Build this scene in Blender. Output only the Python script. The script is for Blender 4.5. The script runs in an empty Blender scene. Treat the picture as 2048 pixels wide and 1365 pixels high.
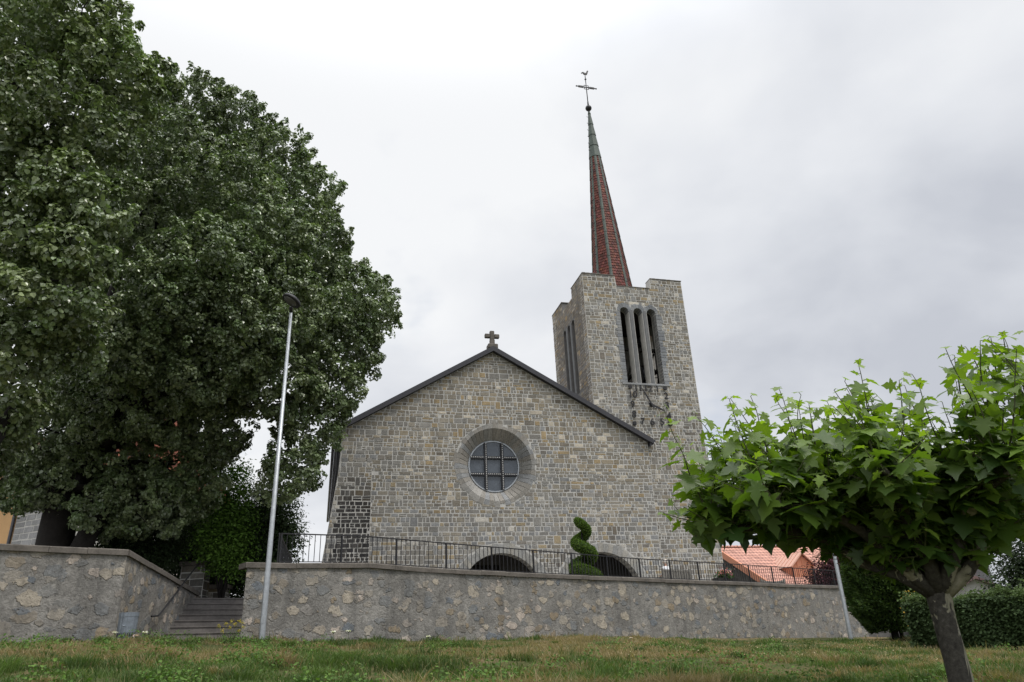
import bpy, bmesh, math, random
import numpy as np
from mathutils import Vector, Matrix
from mathutils.geometry import tessellate_polygon
S = bpy.context.scene
COL = S.collection
R = math.radians
rng = np.random.default_rng(7)
random.seed(7)

# ------------------------------------------------------------ camera (eye at the origin, looking along +Y)
FPX = 1433.0
PITCH, ROLL = R(23.31), R(2.57)
f_ = np.array([0, math.cos(PITCH), math.sin(PITCH)])
_u0 = np.array([0, -math.sin(PITCH), math.cos(PITCH)])
_r0 = np.array([1.0, 0, 0])
r_ = math.cos(ROLL) * _r0 - math.sin(ROLL) * _u0
u_ = math.cos(ROLL) * _u0 + math.sin(ROLL) * _r0
cam = bpy.data.objects.new('camera', bpy.data.cameras.new('camera'))
COL.objects.link(cam)
cam.matrix_world = Matrix(((r_[0], u_[0], -f_[0], 0), (r_[1], u_[1], -f_[1], 0), (r_[2], u_[2], -f_[2], 0), (0, 0, 0, 1)))
cam.data.sensor_width = 36
cam.data.lens = 36 * FPX / 2048
cam.data.clip_start = 0.1
cam.data.clip_end = 3000
S.camera = cam
S.view_settings.view_transform = 'Standard'
S.view_settings.look = 'None'
S.view_settings.exposure = 0.42
S.view_settings.gamma = 1.0

def at(x, y, Y):
    """world point seen at photo pixel (x, y) at forward distance Y"""
    d = f_ + (x - 1024) / FPX * r_ - (y - 682.5) / FPX * u_
    return d * (Y / d[1])

# ------------------------------------------------------------ sky and sun
SUN_EL, SUN_AZ = R(58), R(114)      # azimuth clockwise from +Y
w = bpy.data.worlds.new('World'); S.world = w; w.use_nodes = True
nt = w.node_tree; nt.nodes.clear()
def nn(t, ty, **kw):
    n = t.nodes.new(ty)
    for k, v in kw.items(): setattr(n, k, v)
    return n
def build_world():
    L = nt.links.new
    out = nn(nt, 'ShaderNodeOutputWorld')
    sky = nn(nt, 'ShaderNodeTexSky', sky_type='NISHITA', sun_disc=False, sun_elevation=SUN_EL, sun_rotation=SUN_AZ)
    bs = nn(nt, 'ShaderNodeBackground'); bs.inputs[1].default_value = 0.11
    L(sky.outputs[0], bs.inputs[0])
    tc = nn(nt, 'ShaderNodeTexCoord')
    sp = nn(nt, 'ShaderNodeSeparateXYZ'); L(tc.outputs['Generated'], sp.inputs[0])
    def mth(op, a, b=None, c=None):
        n = nn(nt, 'ShaderNodeMath', operation=op)
        for i, q in enumerate((a, b, c)):
            if q is None: continue
            if isinstance(q, (int, float)): n.inputs[i].default_value = q
            else: L(q, n.inputs[i])
        return n.outputs[0]
    zz = mth('ADD', mth('MAXIMUM', sp.outputs[2], 0.0), 0.35)
    cx = mth('DIVIDE', sp.outputs[0], zz); cy = mth('DIVIDE', sp.outputs[1], zz)
    cb = nn(nt, 'ShaderNodeCombineXYZ'); L(cx, cb.inputs[0]); L(cy, cb.inputs[1]); cb.inputs[2].default_value = 1.3
    def noise(scale, det, rough, dist=0.0):
        n = nn(nt, 'ShaderNodeTexNoise'); L(cb.outputs[0], n.inputs['Vector'])
        n.inputs['Scale'].default_value = scale; n.inputs['Detail'].default_value = det
        n.inputs['Roughness'].default_value = rough; n.inputs['Distortion'].default_value = dist
        return n.outputs['Fac']
    n1 = noise(0.95, 5, 0.5, 0.15)
    n2 = noise(3.0, 5, 0.5, 0.2)
    # thicker (greyer) cloud deck towards the east
    east = mth('MULTIPLY', cx, 0.20)
    t = mth('ADD', mth('ADD', mth('MULTIPLY', n1, 0.7), mth('MULTIPLY', n2, 0.42)), mth('MULTIPLY', east, 0.75))
    rp = nn(nt, 'ShaderNodeValToRGB'); L(t, rp.inputs[0])
    e = rp.color_ramp.elements
    e[0].position = 0.47; e[0].color = (0.685, 0.695, 0.71, 1)
    e[1].position = 0.77; e[1].color = (0.42, 0.44, 0.485, 1)
    k = e.new(0.57); k.color = (0.60, 0.615, 0.645, 1)
    k = e.new(0.66); k.color = (0.53, 0.548, 0.585, 1)
    # overcast sky is brighter towards the zenith and around the hidden sun
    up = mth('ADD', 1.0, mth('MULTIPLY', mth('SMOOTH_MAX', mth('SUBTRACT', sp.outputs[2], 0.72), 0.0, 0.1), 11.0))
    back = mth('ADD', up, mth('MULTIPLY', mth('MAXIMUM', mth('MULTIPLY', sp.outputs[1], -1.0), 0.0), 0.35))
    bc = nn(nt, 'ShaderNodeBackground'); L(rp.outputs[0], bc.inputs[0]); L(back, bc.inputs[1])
    # a few thin blue gaps
    cb2 = nn(nt, 'ShaderNodeCombineXYZ'); L(cx, cb2.inputs[0]); L(cy, cb2.inputs[1]); cb2.inputs[2].default_value = 11.3
    n3n = nn(nt, 'ShaderNodeTexNoise'); L(cb2.outputs[0], n3n.inputs['Vector']); n3n.inputs['Scale'].default_value = 2.0; n3n.inputs['Detail'].default_value = 5; n3n.inputs['Roughness'].default_value = 0.55; n3 = n3n.outputs['Fac']
    gap = nn(nt, 'ShaderNodeMapRange', interpolation_type='SMOOTHSTEP')
    L(n3, gap.inputs[0]); gap.inputs[1].default_value = 0.60; gap.inputs[2].default_value = 0.76
    gap.inputs[3].default_value = 1.0; gap.inputs[4].default_value = 0.62
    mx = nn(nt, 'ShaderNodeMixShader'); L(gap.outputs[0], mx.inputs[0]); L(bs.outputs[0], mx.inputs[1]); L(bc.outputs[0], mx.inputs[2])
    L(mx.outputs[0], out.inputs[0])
build_world()
sl = bpy.data.lights.new('sun', 'SUN'); sl.energy = 1.5; sl.angle = R(14); sl.color = (1.0, 0.95, 0.88)
so = bpy.data.objects.new('sun', sl); COL.objects.link(so)
sd = Vector((math.sin(SUN_AZ) * math.cos(SUN_EL), math.cos(SUN_AZ) * math.cos(SUN_EL), math.sin(SUN_EL)))
so.rotation_euler = sd.to_track_quat('Z', 'Y').to_euler(); so.location = (30, -30, 60)

# ------------------------------------------------------------ object helpers
def tag(o, label=None, cat=None, group=None, kind=None):
    if label: o['label'] = label
    if cat: o['category'] = cat
    if group: o['group'] = group
    if kind: o['kind'] = kind
    return o
def empty(name, loc=(0, 0, 0), rz=0.0):
    o = bpy.data.objects.new(name, None); COL.objects.link(o)
    o.location = loc; o.rotation_euler = (0, 0, rz); o.empty_display_size = 0.3
    return o
def setcol(me, c):
    a = me.attributes.new('col', 'FLOAT_COLOR', 'POINT')
    c = np.asarray(c, dtype=np.float32)
    if c.shape[1] == 3: c = np.hstack([c, np.ones((len(c), 1), np.float32)])
    a.data.foreach_set('color', c.ravel())
class MB:
    def __init__(s): s.v = []; s.f = []; s.c = []; s.m = None; s.sm = []
    def add(s, vs, fs, col=None, smooth=False):
        b = len(s.v)
        if s.m is not None: vs = [tuple(s.m @ Vector(p)) for p in vs]
        s.v += [tuple(float(q) for q in p) for p in vs]
        s.f += [tuple(i + b for i in q) for q in fs]
        s.c += [tuple(col) if col is not None else (1, 1, 1)] * len(vs)
        s.sm += [smooth] * len(fs)
        return b
    def box(s, lo, hi, col=None, bev=0.0):
        x0, y0, z0 = lo; x1, y1, z1 = hi
        if bev <= 0:
            vs = [(x0, y0, z0), (x1, y0, z0), (x1, y1, z0), (x0, y1, z0), (x0, y0, z1), (x1, y0, z1), (x1, y1, z1), (x0, y1, z1)]
            s.add(vs, [(0, 3, 2, 1), (4, 5, 6, 7), (0, 1, 5, 4), (1, 2, 6, 5), (2, 3, 7, 6), (3, 0, 4, 7)], col)
        else:
            bm = bmesh.new(); bmesh.ops.create_cube(bm, size=1)
            for v in bm.verts: v.co = Vector(((x0 + x1) / 2 + v.co.x * (x1 - x0), (y0 + y1) / 2 + v.co.y * (y1 - y0), (z0 + z1) / 2 + v.co.z * (z1 - z0)))
            bmesh.ops.bevel(bm, geom=bm.edges[:], offset=bev, segments=1, affect='EDGES')
            s.bm(bm, col)
    def bm(s, bm, col=None, smooth=False):
        bm.verts.index_update()
        s.add([v.co[:] for v in bm.verts], [[v.index for v in f.verts] for f in bm.faces], col, smooth); bm.free()
    def tube(s, pts, rad, seg=8, col=None, cap=True, smooth=True):
        pts = [Vector(p) for p in pts]; n = len(pts)
        if not hasattr(rad, '__len__'): rad = [rad] * n
        vs = []; fs = []; ref = None
        for i in range(n):
            d = (pts[min(i + 1, n - 1)] - pts[max(i - 1, 0)]).normalized()
            if ref is None: ref = d.orthogonal().normalized()
            ref = (ref - d * ref.dot(d)).normalized(); b = d.cross(ref)
            for k in range(seg):
                t = 2 * math.pi * k / seg
                vs.append(pts[i] + (ref * math.cos(t) + b * math.sin(t)) * rad[i])
        for i in range(n - 1):
            for k in range(seg):
                fs.append((i * seg + k, i * seg + (k + 1) % seg, (i + 1) * seg + (k + 1) % seg, (i + 1) * seg + k))
        if cap:
            fs.append(tuple(range(seg))[::-1]); fs.append(tuple((n - 1) * seg + k for k in range(seg)))
        s.add([v[:] for v in vs], fs, col, smooth)
    def lathe(s, prof, c=(0, 0, 0), seg=20, col=None, smooth=True):
        vs = []; fs = []
        for (r, z) in prof:
            for k in range(seg):
                t = 2 * math.pi * k / seg
                vs.append((c[0] + r * math.cos(t), c[1] + r * math.sin(t), c[2] + z))
        for i in range(len(prof) - 1):
            for k in range(seg):
                fs.append((i * seg + k, i * seg + (k + 1) % seg, (i + 1) * seg + (k + 1) % seg, (i + 1) * seg + k))
        fs.append(tuple(range(seg))[::-1]); fs.append(tuple((len(prof) - 1) * seg + k for k in range(seg)))
        s.add(vs, fs, col, smooth)
    def plate(s, outer, holes, y0, y1, col=None, axis='xz', rim=True):
        """2D polygon with holes extruded from y0 (front) to y1"""
        polys = [outer] + list(holes)
        tri = tessellate_polygon([[Vector((p[0], p[1], 0)) for p in q] for q in polys])
        flat = [p for q in polys for p in q]; n = len(flat)
        def P(p, y): return (p[0], y, p[1]) if axis == 'xz' else ((p[0], p[1], y) if axis == 'xy' else (y, p[0], p[1]))
        vs = [P(p, y0) for p in flat] + [P(p, y1) for p in flat]
        fs = [tuple(t) for t in tri] + [tuple(i + n for i in t[::-1]) for t in tri]
        b = 0
        if rim:
            for q in polys:
                m = len(q)
                for i in range(m):
                    j = (i + 1) % m
                    fs.append((b + i, b + j, n + b + j, n + b + i))
                b += m
        s.add(vs, fs, col)
    def build(s, name, mat, parent=None, fix=True):
        me = bpy.data.meshes.new(name); me.from_pydata(s.v, [], s.f); setcol(me, np.array(s.c if s.c else [(1, 1, 1)]))
        me.polygons.foreach_set('use_smooth', s.sm)
        if fix:
            bm = bmesh.new(); bm.from_mesh(me); bmesh.ops.recalc_face_normals(bm, faces=bm.faces[:]); bm.to_mesh(me); bm.free()
        me.update()
        o = bpy.data.objects.new(name, me); COL.objects.link(o)
        if mat: me.materials.append(mat)
        if parent: o.parent = parent
        return o
def fast_mesh(name, V, F, C, mat, parent=None, smooth=False):
    """V (n,3); F list of (m,k) int arrays; C (n,3)"""
    me = bpy.data.meshes.new(name)
    me.vertices.add(len(V)); me.vertices.foreach_set('co', np.asarray(V, np.float32).ravel())
    loops = np.concatenate([q.ravel() for q in F]).astype(np.int32)
    tot = np.concatenate([np.full(len(q), q.shape[1], np.int32) for q in F])
    st = np.concatenate([[0], np.cumsum(tot)[:-1]]).astype(np.int32)
    me.loops.add(len(loops)); me.loops.foreach_set('vertex_index', loops)
    me.polygons.add(len(tot)); me.polygons.foreach_set('loop_start', st)
    me.polygons.foreach_set('loop_total', tot)
    me.polygons.foreach_set('use_smooth', np.full(len(tot), smooth))
    setcol(me, C); me.update(calc_edges=True); me.validate()
    o = bpy.data.objects.new(name, me); COL.objects.link(o); me.materials.append(mat)
    if parent: o.parent = parent
    return o

# ------------------------------------------------------------ materials
class NT:
    def __init__(s, name):
        s.m = bpy.data.materials.new(name); s.m.use_nodes = True; s.t = s.m.node_tree; s.t.nodes.clear()
        s.out = s.t.nodes.new('ShaderNodeOutputMaterial'); s.p = s.t.nodes.new('ShaderNodeBsdfPrincipled')
        s.t.links.new(s.p.outputs[0], s.out.inputs[0]); s._c = None
    def L(s, a, b): s.t.links.new(a, b)
    def set(s, node, key, v):
        if v is None: return
        if hasattr(v, 'is_output'): s.L(v, node.inputs[key])
        else:
            if isinstance(v, (tuple, list)) and len(v) == 3 and node.inputs[key].type == 'RGBA': v = (*v, 1)
            node.inputs[key].default_value = v
    @property
    def co(s):
        if s._c is None: s._c = s.t.nodes.new('ShaderNodeTexCoord').outputs['Object']
        return s._c
    def scale(s, v, sc):
        n = s.t.nodes.new('ShaderNodeVectorMath'); n.operation = 'MULTIPLY'; s.set(n, 0, v); n.inputs[1].default_value = sc; return n.outputs[0]
    def vadd(s, a, b):
        n = s.t.nodes.new('ShaderNodeVectorMath'); n.operation = 'ADD'; s.set(n, 0, a); s.set(n, 1, b); return n.outputs[0]
    def noise(s, sc, det=4, rough=0.55, vec=None, dist=0.0, out='Fac'):
        n = s.t.nodes.new('ShaderNodeTexNoise'); s.L(vec or s.co, n.inputs['Vector'])
        n.inputs['Scale'].default_value = sc; n.inputs['Detail'].default_value = det; n.inputs['Roughness'].default_value = rough; n.inputs['Distortion'].default_value = dist
        return n.outputs[out]
    def math(s, op, a, b=None, c=None):
        n = s.t.nodes.new('ShaderNodeMath'); n.operation = op; s.set(n, 0, a); s.set(n, 1, b); s.set(n, 2, c); return n.outputs[0]
    def rng(s, v, a, b, c=0.0, d=1.0, smooth=True):
        n = s.t.nodes.new('ShaderNodeMapRange'); n.interpolation_type = 'SMOOTHSTEP' if smooth else 'LINEAR'
        for i, q in enumerate((v, a, b, c, d)): s.set(n, i, q)
        return n.outputs[0]
    def mix(s, f, a, b, mode='MIX'):
        n = s.t.nodes.new('ShaderNodeMix'); n.data_type = 'RGBA'; n.blend_type = mode
        s.set(n, 0, f)
        for k, v in ((6, a), (7, b)):
            if hasattr(v, 'is_output'): s.L(v, n.inputs[k])
            else: n.inputs[k].default_value = (*v[:3], 1)
        return n.outputs[2]
    def ramp(s, v, stops, const=False):
        n = s.t.nodes.new('ShaderNodeValToRGB'); s.L(v, n.inputs[0]); cr = n.color_ramp
        if const: cr.interpolation = 'CONSTANT'
        while len(cr.elements) < len(stops): cr.elements.new(0.5)
        for e, (p, c) in zip(cr.elements, stops):
            e.position = p; e.color = (*c[:3], 1)
        return n.outputs[0]
    def attr(s, name='col'):
        n = s.t.nodes.new('ShaderNodeAttribute'); n.attribute_name = name; return n.outputs['Color']
    def bump(s, h, st=0.4, dist=0.02):
        n = s.t.nodes.new('ShaderNodeBump'); n.inputs['Strength'].default_value = st; n.inputs['Distance'].default_value = dist
        s.L(h, n.inputs['Height']); s.L(n.outputs[0], s.p.inputs['Normal']); return n
    def fin(s, col, rough=0.8, metal=0.0, spec=0.3):
        s.set(s.p, 'Base Color', col); s.set(s.p, 'Roughness', rough); s.set(s.p, 'Metallic', metal); s.set(s.p, 'Specular IOR Level', spec)
        return s.m
def simple(name, col, rough=0.7, metal=0.0, var=0.2, sc=6.0, bump=0.2, spec=0.3, attr=False):
    t = NT(name); base = t.attr() if attr else col
    n = t.noise(sc, 5, 0.6); n2 = t.noise(sc * 6, 4, 0.6)
    k = t.rng(t.math('ADD', t.math('MULTIPLY', n, 0.6), t.math('MULTIPLY', n2, 0.4)), 0.3, 0.7, 1 - var, 1 + var, False)
    v = t.t.nodes.new('ShaderNodeCombineXYZ'); [t.L(k, v.inputs[i]) for i in range(3)]
    c = t.mix(1.0, base, v.outputs[0], 'MULTIPLY')
    if bump: t.bump(n2, bump, 0.01)
    return t.fin(c, rough, metal, spec)
def stone_mat(name):
    """cut stones: one colour per stone carried by the mesh, with fine mottling and lichen"""
    t = NT(name)
    n1 = t.noise(3.0, 5, 0.6); n2 = t.noise(16, 5, 0.65); n3 = t.noise(0.35, 4, 0.6)
    k = t.math('ADD', t.rng(n2, 0.25, 0.75, 0.68, 1.30, False), t.rng(n1, 0.3, 0.7, -0.10, 0.10, False))
    k = t.math('MULTIPLY', k, t.rng(n3, 0.3, 0.7, 0.86, 1.12))
    v = t.t.nodes.new('ShaderNodeCombineXYZ'); [t.L(k, v.inputs[i]) for i in range(3)]
    c = t.mix(1.0, t.attr(), v.outputs[0], 'MULTIPLY')
    c = t.mix(t.rng(t.noise(7, 4, 0.6, dist=0.5), 0.63, 0.75, 0, 0.45), c, (0.43, 0.41, 0.38))
    streak = t.noise(1.0, 5, 0.6, vec=t.scale(t.co, (1.7, 1.7, 0.13)))
    c = t.mix(t.rng(streak, 0.54, 0.70, 0, 0.32), c, (0.10, 0.098, 0.095))
    c = t.mix(t.rng(streak, 0.42, 0.30, 0, 0.22), c, (0.36, 0.35, 0.33))
    t.bump(n2, 0.5, 0.02)
    return t.fin(c, 0.9, 0, 0.2)
def rubble_mat(name):
    """old rubble wall: field stones half buried in grey mortar"""
    t = NT(name)
    wob = t.scale(t.vadd(t.noise(2.6, 3, 0.6, out='Color'), (-0.5, -0.5, -0.5)), (0.46, 0.46, 0.34))
    wob2 = t.scale(t.vadd(t.noise(9, 3, 0.6, out='Color'), (-0.5, -0.5, -0.5)), (0.15, 0.15, 0.13))
    vec = t.scale(t.vadd(t.vadd(t.co, wob), wob2), (2.3, 2.3, 3.3))
    vo = t.t.nodes.new('ShaderNodeTexVoronoi'); t.L(vec, vo.inputs['Vector']); vo.inputs['Scale'].default_value = 1.0; vo.inputs['Randomness'].default_value = 0.85
    sp = t.t.nodes.new('ShaderNodeSeparateColor'); t.L(vo.outputs['Color'], sp.inputs[0])
    fine = t.noise(22, 5, 0.7)
    rad = t.rng(sp.outputs[0], 0.0, 1.0, 0.30, 0.66, False)
    d = t.math('ADD', vo.outputs['Distance'], t.math('MULTIPLY', t.math('SUBTRACT', fine, 0.5), 0.16))
    mask = t.math('MULTIPLY', t.rng(t.math('SUBTRACT', rad, d), -0.02, 0.07), t.rng(sp.outputs[2], 0.0, 0.65, 0.3, 1.0, False))
    stone = t.ramp(sp.outputs[1], [(0.0, (0.40, 0.355, 0.29)), (0.18, (0.20, 0.205, 0.205)), (0.32, (0.28, 0.23, 0.165)), (0.44, (0.46, 0.40, 0.345)), (0.60, (0.235, 0.215, 0.185)), (0.72, (0.17, 0.185, 0.20)), (0.84, (0.37, 0.33, 0.275)), (0.95, (0.27, 0.255, 0.235))], True)
    pock = t.noise(17, 4, 0.75, dist=0.6)
    pale = t.rng(sp.outputs[1], 0.43, 0.45)
    holes = t.math('MULTIPLY', t.rng(pock, 0.44, 0.33), 0.85)
    stone = t.mix(holes, stone, (0.07, 0.06, 0.05))
    stone = t.mix(1.0, stone, t.ramp(t.noise(5, 4, 0.6), [(0.3, (0.75,) * 3), (0.7, (1.2,) * 3)]), 'MULTIPLY')
    mo = t.ramp(t.noise(1.1, 6, 0.65, dist=0.6), [(0.32, (0.155, 0.148, 0.138)), (0.5, (0.225, 0.216, 0.20)), (0.68, (0.30, 0.287, 0.265))])
    mo = t.mix(1.0, mo, t.ramp(t.noise(7, 7, 0.75, dist=1.2), [(0.28, (0.6,) * 3), (0.5, (1.0,) * 3), (0.72, (1.38,) * 3)]), 'MULTIPLY')
    crack = t.noise(3.0, 6, 0.75, vec=t.scale(t.co, (1.0, 1.0, 2.6)), dist=1.6)
    mo = t.mix(t.rng(t.math('ABSOLUTE', t.math('SUBTRACT', crack, 0.5)), 0.012, 0.0, 0, 0.6), mo, (0.06, 0.056, 0.05))
    c = t.mix(mask, mo, stone)
    streak = t.noise(1.0, 4, 0.6, vec=t.scale(t.co, (2.4, 2.4, 0.25)))
    c = t.mix(t.rng(streak, 0.52, 0.68, 0, 0.38), c, (0.085, 0.083, 0.08))
    c = t.mix(t.rng(t.noise(0.8, 4, 0.6), 0.60, 0.75, 0, 0.35), c, (0.33, 0.325, 0.31))
    h = t.math('ADD', t.math('MULTIPLY', mask, 0.6), t.math('MULTIPLY', t.noise(13, 6, 0.7), 0.7))
    t.bump(h, 0.9, 0.07)
    return t.fin(c, 0.93, 0, 0.15)
def leaf_mat(name, under=(0.5, 0.6, 0.45), trans=0.3, rough=0.45, tcol=(1.3, 1.5, 0.6), spec=0.4):
    t = NT(name); a = t.attr()
    g = t.t.nodes.new('ShaderNodeNewGeometry')
    c = t.mix(t.math('MULTIPLY', g.outputs['Backfacing'], 0.75), a, t.mix(0.5, a, under))
    t.fin(c, rough, 0, spec)
    tr = t.t.nodes.new('ShaderNodeBsdfTranslucent'); t.L(t.mix(1.0, a, tcol, 'MULTIPLY'), tr.inputs[0])
    mx = t.t.nodes.new('ShaderNodeMixShader'); mx.inputs[0].default_value = trans
    t.L(t.p.outputs[0], mx.inputs[1]); t.L(tr.outputs[0], mx.inputs[2]); t.L(mx.outputs[0], t.out.inputs[0])
    return t.m
def tile_mat(name, c0, c1, sx, sz, attr_v='z'):
    """roof tiles in courses: x across, z down the slope (object space)"""
    t = NT(name)
    br = t.t.nodes.new('ShaderNodeTexBrick')
    sp = t.t.nodes.new('ShaderNodeSeparateXYZ'); t.L(t.co, sp.inputs[0])
    cb = t.t.nodes.new('ShaderNodeCombineXYZ'); t.L(sp.outputs[0], cb.inputs[0]); t.L(sp.outputs[2], cb.inputs[1])
    t.L(cb.outputs[0], br.inputs['Vector']); br.inputs['Scale'].default_value = 1.0
    br.inputs['Brick Width'].default_value = sx; br.inputs['Row Height'].default_value = sz; br.inputs['Mortar Size'].default_value = sz * 0.11; br.inputs['Mortar Smooth'].default_value = 0.4
    br.inputs['Color1'].default_value = (*c0, 1); br.inputs['Color2'].default_value = (*c1, 1); br.inputs['Mortar'].default_value = (c1[0] * 0.35, c1[1] * 0.35, c1[2] * 0.35, 1)
    c = t.mix(1.0, br.outputs['Color'], t.ramp(t.noise(1.4, 5, 0.6), [(0.3, (0.66,) * 3), (0.5, (1.0,) * 3), (0.7, (1.15,) * 3)]), 'MULTIPLY')
    t.bump(t.math('SUBTRACT', 1.0, br.outputs['Fac']), 0.6, 0.03)
    return t.fin(c, 0.75, 0, 0.3)
M = {}
M['ashlar'] = stone_mat('ashlar_stone')
M['mortar'] = simple('pale_lime_mortar', (0.47, 0.46, 0.435), 0.95, var=0.22, sc=3, bump=0.4)
M['rubble'] = rubble_mat('rubble_masonry')
M['coping'] = simple('weathered_coping_stone', (0.125, 0.112, 0.098), 0.92, var=0.5, sc=2.5, bump=0.5)
M['step'] = simple('worn_step_stone', (0.18, 0.167, 0.158), 0.9, var=0.35, sc=2.0, bump=0.4)
M['concrete'] = simple('smooth_grey_stone', (0.15, 0.152, 0.155), 0.85, var=0.2, sc=3.0, bump=0.25)
M['slate'] = simple('dark_metal_roofing', (0.045, 0.045, 0.052), 0.5, var=0.2, sc=2.0, bump=0.05)
M['darkmetal'] = simple('dark_painted_iron', (0.022, 0.022, 0.025), 0.5, var=0.2, sc=5, bump=0.05)
M['black'] = simple('blackened_timber', (0.03, 0.028, 0.025), 0.9, var=0.3, sc=3, bump=0.3)
M['galv'] = simple('galvanised_steel', (0.36, 0.38, 0.40), 0.45, 0.55, var=0.25, sc=9, bump=0.05)
M['binmetal'] = simple('dull_zinc_sheet', (0.19, 0.215, 0.245), 0.5, 0.4, var=0.35, sc=7, bump=0.08)
M['studs'] = simple('white_lead_studs', (0.75, 0.75, 0.73), 0.6, var=0.1, sc=8, bump=0)
M['glass'] = simple('leaded_slate_glass', (0.085, 0.10, 0.12), 0.16, var=0.35, sc=0.8, bump=0.10, spec=0.5)
M['copper'] = simple('new_copper_sheet', (0.56, 0.24, 0.145), 0.5, 0.25, var=0.15, sc=2, bump=0.05)
M['patina'] = simple('verdigris_copper', (0.08, 0.10, 0.088), 0.65, 0.05, var=0.4, sc=1.6, bump=0.1)
M['spiretile'] = tile_mat('spire_clay_tiles', (0.27, 0.062, 0.04), (0.17, 0.045, 0.034), 0.26, 0.22)
M['redroof'] = tile_mat('salmon_clay_tiles', (0.54, 0.285, 0.22), (0.45, 0.225, 0.17), 0.32, 0.28)
M['oldroof'] = tile_mat('old_clay_tiles', (0.40, 0.15, 0.09), (0.28, 0.10, 0.065), 0.25, 0.3)
M['brownroof'] = tile_mat('brown_clay_tiles', (0.20, 0.13, 0.12), (0.15, 0.10, 0.10), 0.4, 0.35)
M['timber'] = simple('grey_timber_boards', (0.13, 0.125, 0.12), 0.85, var=0.3, sc=4, bump=0.3)
M['render'] = simple('ochre_render', (0.50, 0.31, 0.15), 0.9, var=0.1, sc=2, bump=0.1)
M['greyrender'] = simple('grey_render', (0.42, 0.42, 0.41), 0.9, var=0.1, sc=2, bump=0.1)
M['benchwood'] = simple('silvered_bench_wood', (0.20, 0.19, 0.17), 0.8, var=0.3, sc=6, bump=0.2)
M['gravel'] = simple('terrace_gravel', (0.20, 0.19, 0.17), 0.95, var=0.3, sc=5, bump=0.4)
M['bark'] = simple('dark_linden_bark', (0.02, 0.0175, 0.016), 0.95, var=0.5, sc=3, bump=0.9)
M['linden'] = leaf_mat('silver_linden_leaf', (0.36, 0.42, 0.32), 0.2, 0.30, (1.1, 1.3, 0.6), spec=0.6)
M['plane'] = leaf_mat('plane_tree_leaf', (0.16, 0.24, 0.10), 0.40, 0.42, (1.6, 1.75, 0.4))
M['leaf'] = leaf_mat('shrub_leaf', (0.12, 0.17, 0.09), 0.25, 0.65, spec=0.15)
M['grass'] = leaf_mat('grass_blade', (0.16, 0.18, 0.08), 0.3, 0.6, spec=0.2)
def plane_bark():
    t = NT('flaking_plane_bark')
    big = t.noise(5.5, 4, 0.6, vec=t.scale(t.co, (1, 1, 0.45)), dist=0.8)
    sp = t.t.nodes.new('ShaderNodeSeparateXYZ'); t.L(t.co, sp.inputs[0])
    side = t.rng(sp.outputs[0], -0.04, 0.12)
    fl = t.rng(t.math('ADD', big, t.math('MULTIPLY', side, 0.17)), 0.60, 0.63)
    base = t.ramp(t.noise(26, 5, 0.7), [(0.3, (0.028, 0.026, 0.023)), (0.62, (0.075, 0.07, 0.06)), (0.8, (0.16, 0.155, 0.14))])
    pale = t.ramp(t.noise(9, 4, 0.6), [(0.3, (0.16, 0.155, 0.10)), (0.7, (0.36, 0.34, 0.27))])
    t.bump(t.math('ADD', t.math('MULTIPLY', fl, -0.6), t.noise(22, 5, 0.7)), 0.6, 0.02)
    return t.fin(t.mix(fl, base, pale), 0.85, 0, 0.25)
M['planebark'] = plane_bark()
def ground_mat():
    t = NT('turf_soil')
    c = t.ramp(t.noise(0.55, 6, 0.65), [(0.30, (0.035, 0.05, 0.018)), (0.5, (0.075, 0.08, 0.03)), (0.62, (0.14, 0.105, 0.055)), (0.8, (0.17, 0.125, 0.075))])
    c = t.mix(1.0, c, t.ramp(t.noise(14, 5, 0.7), [(0.3, (0.55,) * 3), (0.7, (1.3,) * 3)]), 'MULTIPLY')
    t.bump(t.noise(9, 6, 0.7), 0.8, 0.08)
    return t.fin(c, 0.95, 0, 0.1)
M['ground'] = ground_mat()

# ------------------------------------------------------------ frames of reference
WP = at(495, 1125, 22.0); WP[2] = 0
WANG = R(39.3)
WU = np.array([math.cos(WANG), math.sin(WANG), 0]); WN = np.array([WU[1], -WU[0], 0])
def wl(a, y, z): return WP + WU * a - WN * y + np.array([0, 0, z])      # wall frame -> world (y goes back from the wall)
CANG = R(15)
CU = np.array([math.cos(CANG), math.sin(CANG), 0]); CV = np.array([-math.sin(CANG), math.cos(CANG), 0])
CP = at(990, 1302, 42.0); CP[2] = 0
def church_pt(px, py, v=0.0):
    d = at(px, py, 1.0); n = CV
    P = d * (np.dot(CP + CV * v, n) / np.dot(d, n)); Q = P - CP
    return float(Q @ CU), float(Q @ CV), float(P[2])
def vnoise(x, y, cell, seed):
    g = np.random.default_rng(seed).random((128, 128)); x = np.asarray(x) / cell + 500.3; y = np.asarray(y) / cell + 500.7
    i = np.floor(x).astype(int); j = np.floor(y).astype(int); fx = x - i; fy = y - j
    fx = fx * fx * (3 - 2 * fx); fy = fy * fy * (3 - 2 * fy); i %= 128; j %= 128; i1 = (i + 1) % 128; j1 = (j + 1) % 128
    return (g[i, j] * (1 - fx) + g[i1, j] * fx) * (1 - fy) + (g[i, j1] * (1 - fx) + g[i1, j1] * fx) * fy
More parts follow.
